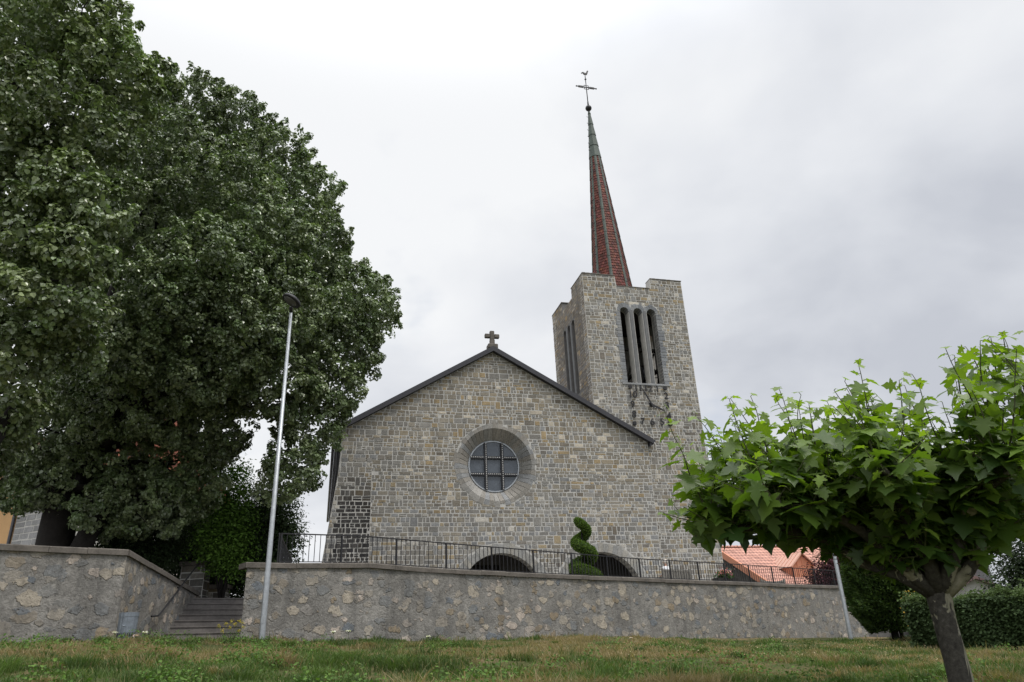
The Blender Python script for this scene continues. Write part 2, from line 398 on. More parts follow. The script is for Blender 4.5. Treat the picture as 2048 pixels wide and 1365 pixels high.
def gz(x, y):
    """height of the turf bank"""
    x = np.asarray(x, float); y = np.asarray(y, float)
    q = (x - WP[0]) * WN[0] + (y - WP[1]) * WN[1]; a = (x - WP[0]) * WU[0] + (y - WP[1]) * WU[1]
    z = 0.53 - 0.0195 * np.clip(a, -9, 45) - 0.060 * np.clip(q, 0, 24)
    drop = np.clip((q - 20.3) / 2.2, 0, 1); z = z * (1 - drop) + drop * -1.62
    b = (vnoise(x, y, 2.3, 1) - 0.5) * 0.22 + (vnoise(x, y, 0.8, 2) - 0.5) * 0.13
    return z + b * np.clip((q - 0.2) / 2.0, 0.15, 1) * (1 - drop * 0.8)

# ------------------------------------------------------------ ground
def spaced(lo, hi, step, far):
    m = list(np.arange(lo, hi, step)); s = step; a = m[0]; b = m[-1]
    while a > -far: s *= 1.35; a -= s; m.insert(0, a)
    s = step
    while b < far: s *= 1.35; b += s; m.append(b)
    return np.array(m)
gx = spaced(-13, 20, 0.2, 1500); gy = spaced(4, 46, 0.2, 1500)
GX, GY = np.meshgrid(gx, gy); GZ = gz(GX, GY)
nx, ny = len(gx), len(gy); idx = np.arange(nx * ny).reshape(ny, nx)
Fq = np.stack([idx[:-1, :-1], idx[:-1, 1:], idx[1:, 1:], idx[1:, :-1]], -1).reshape(-1, 4)
V = np.stack([GX, GY, GZ], -1).reshape(-1, 3)
tag(fast_mesh('ground', V, [Fq], np.ones_like(V), M['ground'], smooth=True), kind='structure')

# ------------------------------------------------------------ ashlar masonry generator (2D cells clipped, every stone a slightly raised block)
def clip_half(poly, n, c):
    out = []
    for i in range(len(poly)):
        p, q = poly[i], poly[(i + 1) % len(poly)]
        dp = p[0] * n[0] + p[1] * n[1] - c; dq = q[0] * n[0] + q[1] * n[1] - c
        if dp <= 0: out.append(p)
        if dp * dq < 0:
            t = dp / (dp - dq); out.append((p[0] + (q[0] - p[0]) * t, p[1] + (q[1] - p[1]) * t))
    return out
def area(p): return 0.5 * sum(p[i][0] * p[(i + 1) % len(p)][1] - p[(i + 1) % len(p)][0] * p[i][1] for i in range(len(p)))
PAL = [((0.205, 0.198, 0.184), 27), ((0.218, 0.20, 0.168), 20), ((0.182, 0.178, 0.17), 21), ((0.19, 0.194, 0.20), 17), ((0.25, 0.207, 0.14), 7), ((0.37, 0.355, 0.325), 5), ((0.16, 0.149, 0.135), 9)]
PC = [p for p, k in PAL for _ in range(k)]
def pick(rr, dark=None):
    c = np.array(PC[rr.integers(len(PC))]) * np.array((1.20, 1.18, 1.14)) * rr.uniform(0.82, 1.2)
    return c
def ashlar(mb, x0, x1, z0, z1, P, half=(), circ=(), rects=(), seed=1, hmean=0.235, wmean=0.32, gap=0.027, colfn=None):
    """P(x, z, off) maps the wall plane into the part's space"""
    rr = np.random.default_rng(seed); z = z0; blocked = []
    while z < z1 - 0.05:
        h = float(np.clip(rr.normal(hmean, 0.05), 0.13, 0.36)); h2 = float(np.clip(rr.normal(hmean, 0.05), 0.13, 0.36))
        x = x0; nxt = []; ph = rr.uniform(0, 6)
        while x < x1:
            wd = float(np.clip(rr.lognormal(math.log(wmean), 0.38), 0.16, 0.85))
            hit = [b for b in blocked if b[0] < x + 0.12 and b[1] > x]
            if hit: x = hit[0][1]; continue
            nb = [b[0] for b in blocked if b[0] > x]
            xe = min(x + wd, x1)
            if nb: xe = min(xe, min(nb)) if min(nb) - x > 0.1 else min(nb)
            if x1 - xe < 0.12: xe = x1
            wob = 0.012 * math.sin(x * 1.7 + ph)
            cells = []
            k = rr.random()
            if k < 0.03 and xe - x < 0.6: cells.append((x, xe, z, z + h + h2)); nxt.append((x, xe))
            elif k < 0.10 and h > 0.2: m = z + h * rr.uniform(0.4, 0.6); cells += [(x, xe, z, m), (x, xe, m, z + h)]
            else: cells.append((x, xe, z, z + h))
            for (a, b, c, d) in cells:
                g = gap; j = lambda: rr.uniform(-0.012, 0.012)
                p = [(a + g + j(), c + g + j() + wob), (b - g + j(), c + g + j() + wob), (b - g + j(), d - g + j() + wob), (a + g + j(), d - g + j() + wob)]
                for (n, cc) in half: p = clip_half(p, n, cc - g) if len(p) > 2 else p
                if len(p) < 3: continue
                cx = sum(q[0] for q in p) / len(p); cz = sum(q[1] for q in p) / len(p)
                for (ox, oz, r, zmin) in circ:
                    if cz < zmin:
                        sgn = 1 if cx > ox else -1
                        if abs(cx - ox) < r + 1: p = clip_half(p, (-sgn, 0), -(sgn * ox + r + g)) if len(p) > 2 else p
                    else:
                        dx, dz = cx - ox, cz - oz; l = math.hypot(dx, dz) or 1
                        if l < r + 1: dx /= l; dz /= l; p = clip_half(p, (-dx, -dz), -(dx * ox + dz * oz + r + g)) if len(p) > 2 else p
                for (ra, rb, rc, rd) in rects:
                    if b > ra and a < rb and d > rc and c < rd and len(p) > 2:
                        pen = [(b - ra, (1, 0), ra), (rb - a, (-1, 0), -rb), (d - rc, (0, 1), rc), (rd - c, (0, -1), -rd)]
                        _, n, cc = min(pen, key=lambda q: q[0]); p = clip_half(p, n, cc - g)
                if len(p) < 3 or abs(area(p)) < 0.006: continue
                cx = sum(q[0] for q in p) / len(p); cz = sum(q[1] for q in p) / len(p)
                off = rr.uniform(0.006, 0.024); sh = 0.014
                col = colfn(cx, cz, rr) if colfn else pick(rr)
                n = len(p); inn = []
                for q in p:
                    dx, dz = cx - q[0], cz - q[1]; l = math.hypot(dx, dz) or 1; inn.append((q[0] + dx / l * sh, q[1] + dz / l * sh))
                vs = [P(q[0], q[1], 0) for q in p] + [P(q[0], q[1], off + rr.uniform(-0.003, 0.003)) for q in inn]
                mb.add(vs, [tuple(range(n, 2 * n))] + [(i, (i + 1) % n, n + (i + 1) % n, n + i) for i in range(n)], col)
            x = xe
        blocked = nxt; z += h
        if nxt:   # keep the taller stones in step with the next course
            hmean_keep = h2
            # next course uses exactly h2
            z2 = z + h2
            x = x0; spans = []
            xs = sorted(nxt); cur = x0
            for (a, b) in xs:
                if a - cur > 0.05: spans.append((cur, a))
                cur = max(cur, b)
            if x1 - cur > 0.05: spans.append((cur, x1))
            for (sa, sb) in spans:
                x = sa
                while x < sb - 1e-6:
                    wd = float(np.clip(rr.lognormal(math.log(wmean), 0.38), 0.16, 0.85)); xe = min(x + wd, sb)
                    if sb - xe < 0.14: xe = sb
                    sub = [(x, xe, z, z2)]
                    if rr.random() < 0.12 and h2 > 0.2: m = z + h2 * 0.5; sub = [(x, xe, z, m), (x, xe, m, z2)]
                    for s4 in sub: _stone(mb, s4, P, half, circ, rects, rr, gap, colfn)
                    x = xe
            z = z2; blocked = []
def _stone(mb, cell, P, half, circ, rects, rr, g, colfn):
    a, b, c, d = cell; j = lambda: rr.uniform(-0.012, 0.012)
    p = [(a + g + j(), c + g + j()), (b - g + j(), c + g + j()), (b - g + j(), d - g + j()), (a + g + j(), d - g + j())]
    for (n, cc) in half: p = clip_half(p, n, cc - g) if len(p) > 2 else p
    if len(p) < 3: return
    cx = sum(q[0] for q in p) / len(p); cz = sum(q[1] for q in p) / len(p)
    for (ox, oz, r, zmin) in circ:
        if len(p) < 3: return
        if cz < zmin:
            sgn = 1 if cx > ox else -1
            if abs(cx - ox) < r + 1: p = clip_half(p, (-sgn, 0), -(sgn * ox + r + g))
        else:
            dx, dz = cx - ox, cz - oz; l = math.hypot(dx, dz) or 1
            if l < r + 1: dx /= l; dz /= l; p = clip_half(p, (-dx, -dz), -(dx * ox + dz * oz + r + g))
    for (ra, rb, rc, rd) in rects:
        if b > ra and a < rb and d > rc and c < rd and len(p) > 2:
            pen = [(b - ra, (1, 0), ra), (rb - a, (-1, 0), -rb), (d - rc, (0, 1), rc), (rd - c, (0, -1), -rd)]
            _, n, cc = min(pen, key=lambda q: q[0]); p = clip_half(p, n, cc - g)
    if len(p) < 3 or abs(area(p)) < 0.006: return
    cx = sum(q[0] for q in p) / len(p); cz = sum(q[1] for q in p) / len(p); off = rr.uniform(0.006, 0.024); n = len(p); inn = []
    for q in p:
        dx, dz = cx - q[0], cz - q[1]; l = math.hypot(dx, dz) or 1; inn.append((q[0] + dx / l * 0.014, q[1] + dz / l * 0.014))
    col = colfn(cx, cz, rr) if colfn else pick(rr)
    vs = [P(q[0], q[1], 0) for q in p] + [P(q[0], q[1], off) for q in inn]
    mb.add(vs, [tuple(range(n, 2 * n))] + [(i, (i + 1) % n, n + (i + 1) % n, n + i) for i in range(n)], col)
def circle(cx, cz, r, n=48, a0=0.0, a1=2 * math.pi, closed=True):
    m = n if closed else n + 1
    return [(cx + r * math.cos(a0 + (a1 - a0) * i / n), cz + r * math.sin(a0 + (a1 - a0) * i / n)) for i in range(m)]
def arch_poly(cx, zs, r, zb, n=28): return [(cx - r, zb)] + circle(cx, zs, r, n, math.pi, 0, False) + [(cx + r, zb)]

# ------------------------------------------------------------ church (local x = along the facade, y = back, z up)
church = empty('church', CP, CANG)
tag(church, 'grey stone church with round window, clock tower and red needle spire', 'church')
UL, UR, UC, ZR = -8.62, 10.36, 0.40, 17.42          # facade left, right, ridge
def roof_z(u): return ZR - abs(u - UC) * (0.596 if u < UC else 0.566)
ZB = 1.6
ROSE = (0.40, 10.22)
ARCH = [(0.52, 2.70, 2.38), (6.55, 2.66, 2.42)]
face = MB()
outer = [(UL, ZB), (UR, ZB), (UR, roof_z(UR)), (UC, ZR), (UL, roof_z(UL))]
face.plate(outer, [circle(*ROSE, 2.2, 64)] + [arch_poly(c, z, r, ZB + 0.02) for c, z, r in ARCH], 0.0, 0.75)
facade = face.build('facade_wall', M['mortar'], church)
def norm_line(p, q):     # half plane keeping what lies below the line p-q
    dx, dz = q[0] - p[0], q[1] - p[1]; l = math.hypot(dx, dz); n = (-dz / l, dx / l)
    if n[1] < 0: n = (-n[0], -n[1])
    return n, n[0] * p[0] + n[1] * p[1]
def stain(cx, cz, rr):
    c = pick(rr)
    # the upper courses are a warmer stone than the lower ones
    c = c * (np.array((1.05, 1.0, 0.92)) if cz > 9.5 + 2.5 * math.sin(cx * 0.6) + rr.normal() else np.array((0.98, 0.985, 0.99)))
    # rust runs under two old fixings
    for sx, sz in ((5.6, 10.3), (-4.6, 3.6), (10.9, 7.6)):
        if abs(cx - sx) < 0.12 and abs(cz - sz) < 0.45: c = c * 0.6 + np.array((0.20, 0.105, 0.06)) * 0.4
    return c
st = MB()
PF = lambda x, z, o: (x, -o, z)
ashlar(st, UL, UR, ZB, ZR, PF, [norm_line((UL, roof_z(UL)), (UC, ZR)), norm_line((UC, ZR), (UR, roof_z(UR)))],
       [(ROSE[0], ROSE[1], 2.47, -99)] + [(c, z, r + 0.55, z) for c, z, r in ARCH], [(-99, -6.9, -99, 9.6)], seed=11, colfn=stain)
st.build('facade_stone', M['ashlar'], church)
# dark weathered corner buttress with a sloping outer side
def btop(u): return 9.6
bl = [church_pt(671, 906)[0], church_pt(663, 1002)[0], church_pt(648, 1071)[0], church_pt(644, 1112)[0]]
BX = lambda z: -8.64 - 0.125 * max(0.0, 10.2 - z)
print('butt', bl)
bpoly = [(BX(z), z) for z in np.linspace(ZB, 10.2, 9)] + [(-8.62, 10.8), (-8.62, 10.9), (-6.86, 9.6), (-6.86, ZB)]
bpoly = [(BX(z), z) for z in np.linspace(ZB, 10.2, 9)] + [(-6.86, 10.2), (-6.86, ZB)]
b = MB(); b.plate(bpoly, [], -0.10, 0.9); butt = b.build('buttress', M['mortar'], church)
def dark(cx, cz, rr):
    k = np.clip((9.9 - cz) / 2.0, 0, 1) * np.clip(1.0 - max(0.0, BX(cz) + 0.42 - cx) / 0.2, 0.1, 1) * rr.uniform(0.84, 1.0)
    return pick(rr) * (1 - k) + np.array((0.034, 0.033, 0.034)) * rr.uniform(0.6, 1.4) * k
b = MB()
p, q = (BX(1.6), 1.6), (BX(10.0), 10.0); dx, dz = q[0] - p[0], q[1] - p[1]; l = math.hypot(dx, dz); n = (-dz / l, dx / l); hb = [(n, n[0] * p[0] + n[1] * p[1])]
ashlar(b, -9.9, -6.86, ZB, 10.2, lambda x, z, o: (x, -0.10 - o, z), hb, seed=21, gap=0.026, colfn=dark)
b.build('buttress_stone', M['ashlar'], butt)
# voussoir ring and splayed reveal of the round window
ring = MB(); rr = np.random.default_rng(5)
nv = 46
VC = [(0.27, 0.265, 0.25), (0.28, 0.262, 0.235), (0.255, 0.26, 0.262), (0.30, 0.29, 0.27), (0.26, 0.245, 0.22)]
for i in range(nv):
    a0 = 2 * math.pi * (i + 0.05) / nv; a1 = 2 * math.pi * (i + 0.95) / nv; ro = 2.46 + rr.uniform(-0.10, 0.14)
    c = np.array(VC[rr.integers(5)]) * rr.uniform(0.92, 1.08)
    def pt(r, a, y): return (ROSE[0] + r * math.cos(a), y, ROSE[1] + r * math.sin(a))
    vs = [pt(2.2, a0, -0.02), pt(2.2, a1, -0.02), pt(ro, a1, -0.02), pt(ro, a0, -0.02), pt(1.6, a0, 0.62), pt(1.6, a1, 0.62), pt(ro, a1, 0.01), pt(ro, a0, 0.01)]
    ring.add(vs, [(0, 1, 2, 3), (0, 4, 5, 1), (3, 2, 6, 7), (0, 3, 7, 4), (1, 5, 6, 2)], c)
back = MB()
rose = MB(); n = 64
rose.plate(circle(*ROSE, 1.56, n), [], 0.66, 0.70)
_r9 = np.random.default_rng(3)
for ix in (-1, 0, 1):
    for iz in (-1, 0, 1):
        pg = circle(*ROSE, 1.56, n)
        for nrm_, c_ in (((-1, 0), -(ROSE[0] + (-9, -0.51, 0.51)[ix + 1])), ((1, 0), ROSE[0] + (-0.51, 0.51, 9)[ix + 1]), ((0, -1), -(ROSE[1] + (-9, -0.51, 0.51)[iz + 1])), ((0, 1), ROSE[1] + (-0.51, 0.51, 9)[iz + 1])):
            pg = clip_half(pg, nrm_, c_)
        tx, tz = _r9.uniform(-0.012, 0.012, 2); mx_, mz_ = ROSE[0] + ix, ROSE[1] + iz
        rose.add([(q[0], 0.63 + (q[0] - mx_) * tx + (q[1] - mz_) * tz, q[1]) for q in pg], [tuple(range(len(pg)))])
rose = rose.build('round_window', M['glass'], church)
ring.build('voussoir_ring', M['ashlar'], rose)
cone = MB(); vs = []; fs = []
for k, (r, y) in enumerate(((2.26, 0.004), (1.57, 0.66))):
    vs += [(ROSE[0] + r * math.cos(2 * math.pi * i / n), y, ROSE[1] + r * math.sin(2 * math.pi * i / n)) for i in range(n)]
fs = [(i, (i + 1) % n, n + (i + 1) % n, n + i) for i in range(n)]
cone.add(vs, fs); cone.build('reveal', M['mortar'], rose)
fr = MB(); fr.plate(circle(*ROSE, 1.575, n), [circle(*ROSE, 1.50, n)], 0.57, 0.64); fr.build('window_frame', M['galv'], rose)
for o in (-0.51, 0.51):
    ln = math.sqrt(1.52 ** 2 - o * o); m = 25
    for vert in (0, 1):
        # one connected strip: dark bar with little white glass studs let into its face
        y0 = 0.50 if vert else 0.505; ls = [-0.085, 0.004, 0.044, 0.085]; ts = [-ln]
        for i in range(m): ts += [-ln + 2 * ln * (i + 0.28) / m, -ln + 2 * ln * (i + 0.72) / m]
        ts += [ln]; vs = []; fs = []; mi = []
        for t in ts:
            for k, l in enumerate([ls[0]] + ls + [ls[3]]):
                y = 0.62 if k in (0, 5) else y0
                vs.append((ROSE[0] + o + l, y, ROSE[1] + t) if vert else (ROSE[0] + t, y, ROSE[1] + o + l))
        for i in range(len(ts) - 1):
            for k in range(5): fs.append((i * 6 + k, i * 6 + k + 1, i * 6 + k + 7, i * 6 + k + 6)); mi.append(1 if (k == 2 and i % 2 == 1) else 0)
        bar = MB(); bar.add(vs, fs); bo = bar.build('glazing_bar', M['darkmetal'], rose); bo.data.materials.append(M['studs']); bo.data.polygons.foreach_set('material_index', mi)
# porch arches: voussoirs, reveals and a dark porch behind
for (c, zs, r) in ARCH:
    vo = MB(); m = 27
    for i in range(m):
        a0 = math.pi * (i + 0.04) / m; a1 = math.pi * (i + 0.96) / m; ro = r + rr.uniform(0.44, 0.62)
        col = np.array(((0.31, 0.305, 0.285), (0.28, 0.28, 0.27), (0.34, 0.325, 0.29))[rr.integers(3)]) * rr.uniform(0.9, 1.1)
        P = lambda q, a, y: (c + q * math.cos(a), y, zs + q * math.sin(a))
        vo.add([P(r, a0, -0.025), P(r, a1, -0.025), P(ro, a1, -0.025), P(ro, a0, -0.025), P(r, a0, 0.76), P(r, a1, 0.76), P(ro, a1, 0.01), P(ro, a0, 0.01)],
               [(0, 1, 2, 3), (0, 4, 5, 1), (3, 2, 6, 7), (0, 3, 7, 4), (1, 5, 6, 2)], col)
    for s in (-1, 1):
        zz = zs - 0.02
        while zz > ZB:
            h = rr.uniform(0.3, 0.45); w_ = rr.uniform(0.35, 0.6)
            x0, x1 = sorted((c + s * r, c + s * (r + w_)))
            vo.box((x0, -0.022, max(ZB, zz - h) + 0.015), (x1, 0.3, zz - 0.012), np.array((0.30, 0.295, 0.275)) * rr.uniform(0.85, 1.12)); zz -= h
    vo.build('arch_surround', M['ashlar'], church)
p = MB()
p.plate([(-5.0, ZB), (9.9, ZB), (9.9, 6.0), (-5.0, 6.0)], [], 4.6, 4.8)
p.plate([(-5.0, 0.75), (9.9, 0.75), (9.9, 4.8), (-5.0, 4.8)], [], 5.7, 5.9, axis='xy')
p.box((-5.2, 0.75, ZB), (-5.0, 4.8, 5.9)); p.box((9.9, 0.75, ZB), (10.1, 4.8, 5.9))
porch = p.build('porch_interior', M['timber'], church)
for c in (0.4, 6.6):
    for x0, x1 in ((c - 1.1, c - 0.02), (c + 0.02, c + 1.1)): d = MB(); d.box((x0, 4.5, 2.2), (x1, 4.6, 4.9), None, 0.02); d.build('porch_door', M['black'], church)
# nave side walls, roof, verge boards
sw = MB(); sw.box((UL, 0.75, ZB), (UL + 0.6, 30, 11.6)); sw.box((UR - 3.9, 8.0, ZB), (UR - 3.3, 30, 11.4)); sw.box((UL, 29.4, ZB), (UR - 3.3, 30, 11.4))
sw.build('nave_wall', M['mortar'], church)
ro = MB()
EL, ER = -8.98, 10.62
for (e, s) in ((EL, 0.596), (ER, 0.566)):
    ze = ZR - abs(e - UC) * s
    a = [(UC, ZR + 0.02), (UC, ZR + 0.26), (e, ze + 0.26), (e, ze + 0.02)]
    ro.plate(a, [], -0.30, 30.2 if e < 0 else 0.9)
    if e > 0: ro.plate([(UC, ZR + 0.02), (UC, ZR + 0.26), (6.9, ZR - 6.5 * s + 0.26), (6.9, ZR - 6.5 * s + 0.02)], [], 0.9, 30.2)
roof = ro.build('roof', M['slate'], church)
fa = MB()
for (e, s) in ((EL, 0.596), (ER, 0.566)):
    ze = ZR - abs(e - UC) * s; x = e + (-0.02 if e < 0 else 0.02)
    fa.plate([(UC, ZR - 0.02), (UC, ZR + 0.31), (x, ze + 0.30), (x, ze - 0.03)], [], -0.36, -0.302)
zr = ZR - abs(ER - UC) * 0.566
fa.plate([(ER + 0.02, zr + 0.05), (ER + 0.02, zr + 0.24), (ER + 0.14, zr + 0.22), (ER + 0.14, zr + 0.14)], [], -0.36, 0.28)
fa.plate([(ER - 0.24, zr - 0.16), (ER - 0.20, zr + 0.1), (ER + 0.015, zr - 0.02)], [], -0.30, 0.28)
zl = ZR - abs(EL - UC) * 0.596
fa.build('verge_board', M['slate'], roof)
g = MB(); g.tube([(EL - 0.1, -0.3, zl + 0.05), (EL - 0.1, 30, zl + 0.05)], 0.09, 8); g.tube([(EL - 0.02, 0.9, zl), (UL - 0.2, 0.95, zl - 0.7), (UL - 0.2, 0.98, 9.8), (-8.95, 1.0, 8), (-8.95, 1.05, ZB)], 0.055, 8)
g.build('gutter', M['slate'], roof)
lr = MB(); lr.tube([(-8.2, 0.1, roof_z(-8.2) + 0.2), (-8.2, 0.1, roof_z(-8.2) + 0.6)], 0.02, 6); lr.build('lightning_rod', M['darkmetal'], roof)
cr = MB()
cr.box((UC - 0.32, -0.30, ZR + 0.18), (UC + 0.32, 0.30, ZR + 0.50), None, 0.04)
cr.box((UC - 0.15, -0.14, ZR + 0.50), (UC + 0.15, 0.14, ZR + 0.86), None, 0.02)
cr.box((UC - 0.14, -0.13, ZR + 0.86), (UC + 0.14, 0.13, ZR + 1.46), None, 0.03)
for s in (-1, 1):
    cr.box((UC + (0.14 if s > 0 else -0.47), -0.128, ZR + 0.98), (UC + (0.47 if s > 0 else -0.14), 0.128, ZR + 1.24), None, 0.03)
cr.build('gable_cross', M['coping'], church)

# tower: front 0.3 m behind the facade plane
TL, TR, TF, TB = 7.06, 14.60, 0.30, 7.40
TZ, TC = 23.92, 23.12
tow = MB()
SL = [(9.60, 10.26), (10.60, 11.26), (11.60, 12.26)]
slot = lambda a, b_, z0=15.92, z1=21.5: [(a, z0)] + circle((a + b_) / 2, z1 - (b_ - a) / 2, (b_ - a) / 2, 14, math.pi, 0, False) + [(b_, z0)]
CRN = lambda l, r, w_=2.50, s=0.08: [(l, ZB), (r, ZB), (r, TZ), (r - w_ + s, TZ), (r - w_, TC), (l + w_, TC), (l + w_ - s, TZ), (l, TZ)]
fr_ = CRN(TL, TR); fr_ = [(TL, 6.2), (10.32, 6.2), (10.32, ZB)] + fr_[1:]
tow.plate(fr_, [slot(a, b_) for a, b_ in SL], TF, TF + 0.7)
tow.plate(CRN(TL, TR), [], TB - 0.7, TB)
VS = [(2.62, 3.22), (3.55, 4.15), (4.48, 5.08)]
side = CRN(TF + 0.7, TB - 0.7, 1.75); tsd = MB()
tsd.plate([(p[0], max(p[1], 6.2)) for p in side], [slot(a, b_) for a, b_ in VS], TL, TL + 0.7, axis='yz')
tow.plate(side, [slot(a, b_) for a, b_ in VS], TR - 0.7, TR, axis='yz')
tower = tow.build('tower_wall', M['mortar'], church); tsd.build('side_wall', simple('shaded_side_stone', (0.15, 0.145, 0.14), 0.9, var=0.25, sc=3, bump=0.3), tower)  # shade of the side slot reveals is put into this darker wall colour
def tcol(cx, cz, rr):
    c = pick(rr) * (1.0, 0.98, 0.95)
    if cz > 23.3: c = c * 0.85
    if 13.0 < cx < 14.3 and 10 < cz < 19 and rr.random() < 0.18: c = np.array((0.42, 0.40, 0.37))
    return c
st = MB()
xs = [((-1, 0), -TL), ((1, 0), TR)]
ashlar(st, TL, TR, ZB, TC, lambda x, z, o: (x, TF - o, z), xs, (), [(9.42, 12.44, 15.78, 21.72), (0, 10.34, 0, 6.25)], seed=31, hmean=0.225, wmean=0.29, colfn=tcol)
ashlar(st, TL, TL + 2.46, TC, TZ - 0.06, lambda x, z, o: (x, TF - o, z), [((1, 0.1), TL + 2.46 + 0.1 * TC)], seed=32, hmean=0.24, colfn=tcol)
ashlar(st, TR - 2.46, TR, TC, TZ - 0.06, lambda x, z, o: (x, TF - o, z), [((-1, 0.1), -(TR - 2.46) + 0.1 * TC)], seed=33, hmean=0.24, colfn=tcol)
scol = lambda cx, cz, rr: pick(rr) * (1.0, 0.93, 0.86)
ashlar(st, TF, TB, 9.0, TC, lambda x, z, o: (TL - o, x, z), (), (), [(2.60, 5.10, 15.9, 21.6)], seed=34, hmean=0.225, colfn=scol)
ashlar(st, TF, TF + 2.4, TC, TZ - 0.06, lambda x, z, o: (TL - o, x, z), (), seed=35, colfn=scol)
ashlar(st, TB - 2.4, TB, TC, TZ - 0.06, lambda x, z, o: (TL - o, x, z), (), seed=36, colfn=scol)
st.build('tower_stone', M['ashlar'], tower)
# thin weathered cap on the parapet
def cap(l0, l1, y0, y1, z): cp = MB(); cp.box((l0 - 0.03, y0 - 0.04, z), (l1 + 0.03, y1 + 0.04, z + 0.05)); cp.build('parapet_cap', M['coping'], tower)
cap(TL, TL + 2.4, TF, TF + 0.7, TZ); cap(TR - 2.4, TR, TF, TF + 0.7, TZ); cap(TL + 2.56, TR - 2.56, TF, TF + 0.7, TC)
cap(TL, TL + 0.7, TF + 0.78, TF + 2.4, TZ); cap(TL, TL + 0.7, TB - 2.4, TB, TZ)
# belfry surround: grey dressed stone round the three slots, with free standing mullions
su = MB(); rr = np.random.default_rng(8)
GR = lambda: np.array(((0.225, 0.235, 0.245), (0.25, 0.255, 0.26), (0.20, 0.21, 0.225))[rr.integers(3)]) * rr.uniform(0.88, 1.1)
for s, xe in ((-1, 9.60), (1, 12.26)):
    z = 15.92
    while z < 21.1:
        h = rr.uniform(0.18, 0.30); wd = rr.uniform(0.26, 0.52)
        x0, x1 = sorted((xe, xe + s * wd))
        su.box((x0, TF - 0.03, z + 0.008), (x1, TF + 0.6, min(z + h, 21.12) - 0.008), GR(), 0.01); z += h
for a, b_ in SL:
    c = (a + b_) / 2; r = (b_ - a) / 2; zc = 21.5 - r
    for i in range(7):
        a0 = math.pi * (i + 0.03) / 7; a1 = math.pi * (i + 0.97) / 7; ro = r + rr.uniform(0.26, 0.36)
        P = lambda q, t, y: (max(min(c + q * math.cos(t), c + 0.5), c - 0.5), y, zc + q * math.sin(t))
        su.add([P(r, a0, TF - 0.03), P(r, a1, TF - 0.03), P(ro, a1, TF - 0.03), P(ro, a0, TF - 0.03), P(r, a0, TF + 0.6), P(r, a1, TF + 0.6), P(ro, a1, TF), P(ro, a0, TF)],
               [(0, 1, 2, 3), (0, 4, 5, 1), (3, 2, 6, 7), (0, 3, 7, 4), (1, 5, 6, 2)], GR())
su.box((9.2, TF - 0.06, 15.78), (12.66, TF + 0.7, 15.915), GR(), 0.015)
su.build('belfry_surround', M['ashlar'], tower)
for x0, x1 in ((10.26, 10.60), (11.26, 11.60)):
    m = MB(); m.plate([(x0 + 0.01, TF + 0.42), (x0 + 0.01, TF + 0.02), (x0 + 0.07, TF - 0.045), (x1 - 0.07, TF - 0.045), (x1 - 0.01, TF + 0.02), (x1 - 0.01, TF + 0.42)], [], 15.92, 21.32, axis='xy')
    m.build('mullion', M['concrete'], tower)
sv = MB()
for (a, b_) in ((3.22, 3.55), (4.15, 4.48)):
    sv = MB(); sv.plate([(TL + 0.25, a + 0.005), (TL + 0.01, a + 0.005), (TL - 0.03, a + 0.04), (TL - 0.03, b_ - 0.04), (TL + 0.01, b_ - 0.005), (TL + 0.25, b_ - 0.005)], [], 15.9, 21.45, axis='xy'); sv.build('mullion', M['concrete'], tower)
# bells on their frame, and floors inside the tower
fl = MB(); fl.box((TL + 0.7, TF + 0.7, 15.3), (TR - 0.7, TB - 0.7, 15.6)); fl.build('belfry_floor', M['black'], tower); fl = MB(); fl.box((TL + 0.7, TF + 0.7, 22.2), (TR - 0.7, TB - 0.7, 22.4))
fl.build('belfry_ceiling', M['black'], tower)
fm = MB()
for x in (8.7, 10.0, 11.45, 12.9):
    fm.box((x - 0.09, 2.0, 15.6), (x + 0.09, 2.2, 19.0)); fm.box((x - 0.09, 4.6, 15.6), (x + 0.09, 4.8, 19.0)); fm.box((x - 0.1, 2.2, 17.6), (x + 0.1, 4.6, 17.8))
    fm.tube([(x, 2.1, 15.7), (x + 1.2, 2.1, 18.9)], 0.07, 6)
for z in (16.3, 19.0): fm.box((8.5, 1.98, z), (13.1, 2.22, z + 0.2))
for i in range(4): fm.tube([(9.6 + 0.9 * i, 1.7, 15.7), (10.3 + 0.8 * i, 1.75, 17.4)], 0.045, 6)
bf = fm.build('bell_frame', M['black'], tower)
for x, z, s in ((9.95, 18.3, 0.75), (11.9, 18.2, 0.95), (12.0, 20.6, 0.55)):
    bb = MB(); bb.lathe([(0.05, 0.0), (0.28 * s, -0.03 * s), (0.42 * s, -0.15 * s), (0.48 * s, -0.6 * s), (0.60 * s, -1.0 * s), (0.78 * s, -1.22 * s), (0.74 * s, -1.24 * s), (0.5 * s, -1.0 * s)], (x, 3.2, z), 24)
    bb.build('bell', M['darkmetal'], bf)
wh = MB()
ringp = [(12.25 + 0.75 * math.cos(t), 2.4, 17.2 + 0.75 * math.sin(t)) for t in np.linspace(0, 2 * math.pi, 25)]
wh.tube(ringp, 0.05, 6); [wh.tube([(12.25, 2.4, 17.2), (12.25 + 0.75 * math.cos(t), 2.4, 17.2 + 0.75 * math.sin(t))], 0.035, 5) for t in np.arange(0, 6.2, 1.05)]
wh.build('bell_wheel', M['darkmetal'], bf)
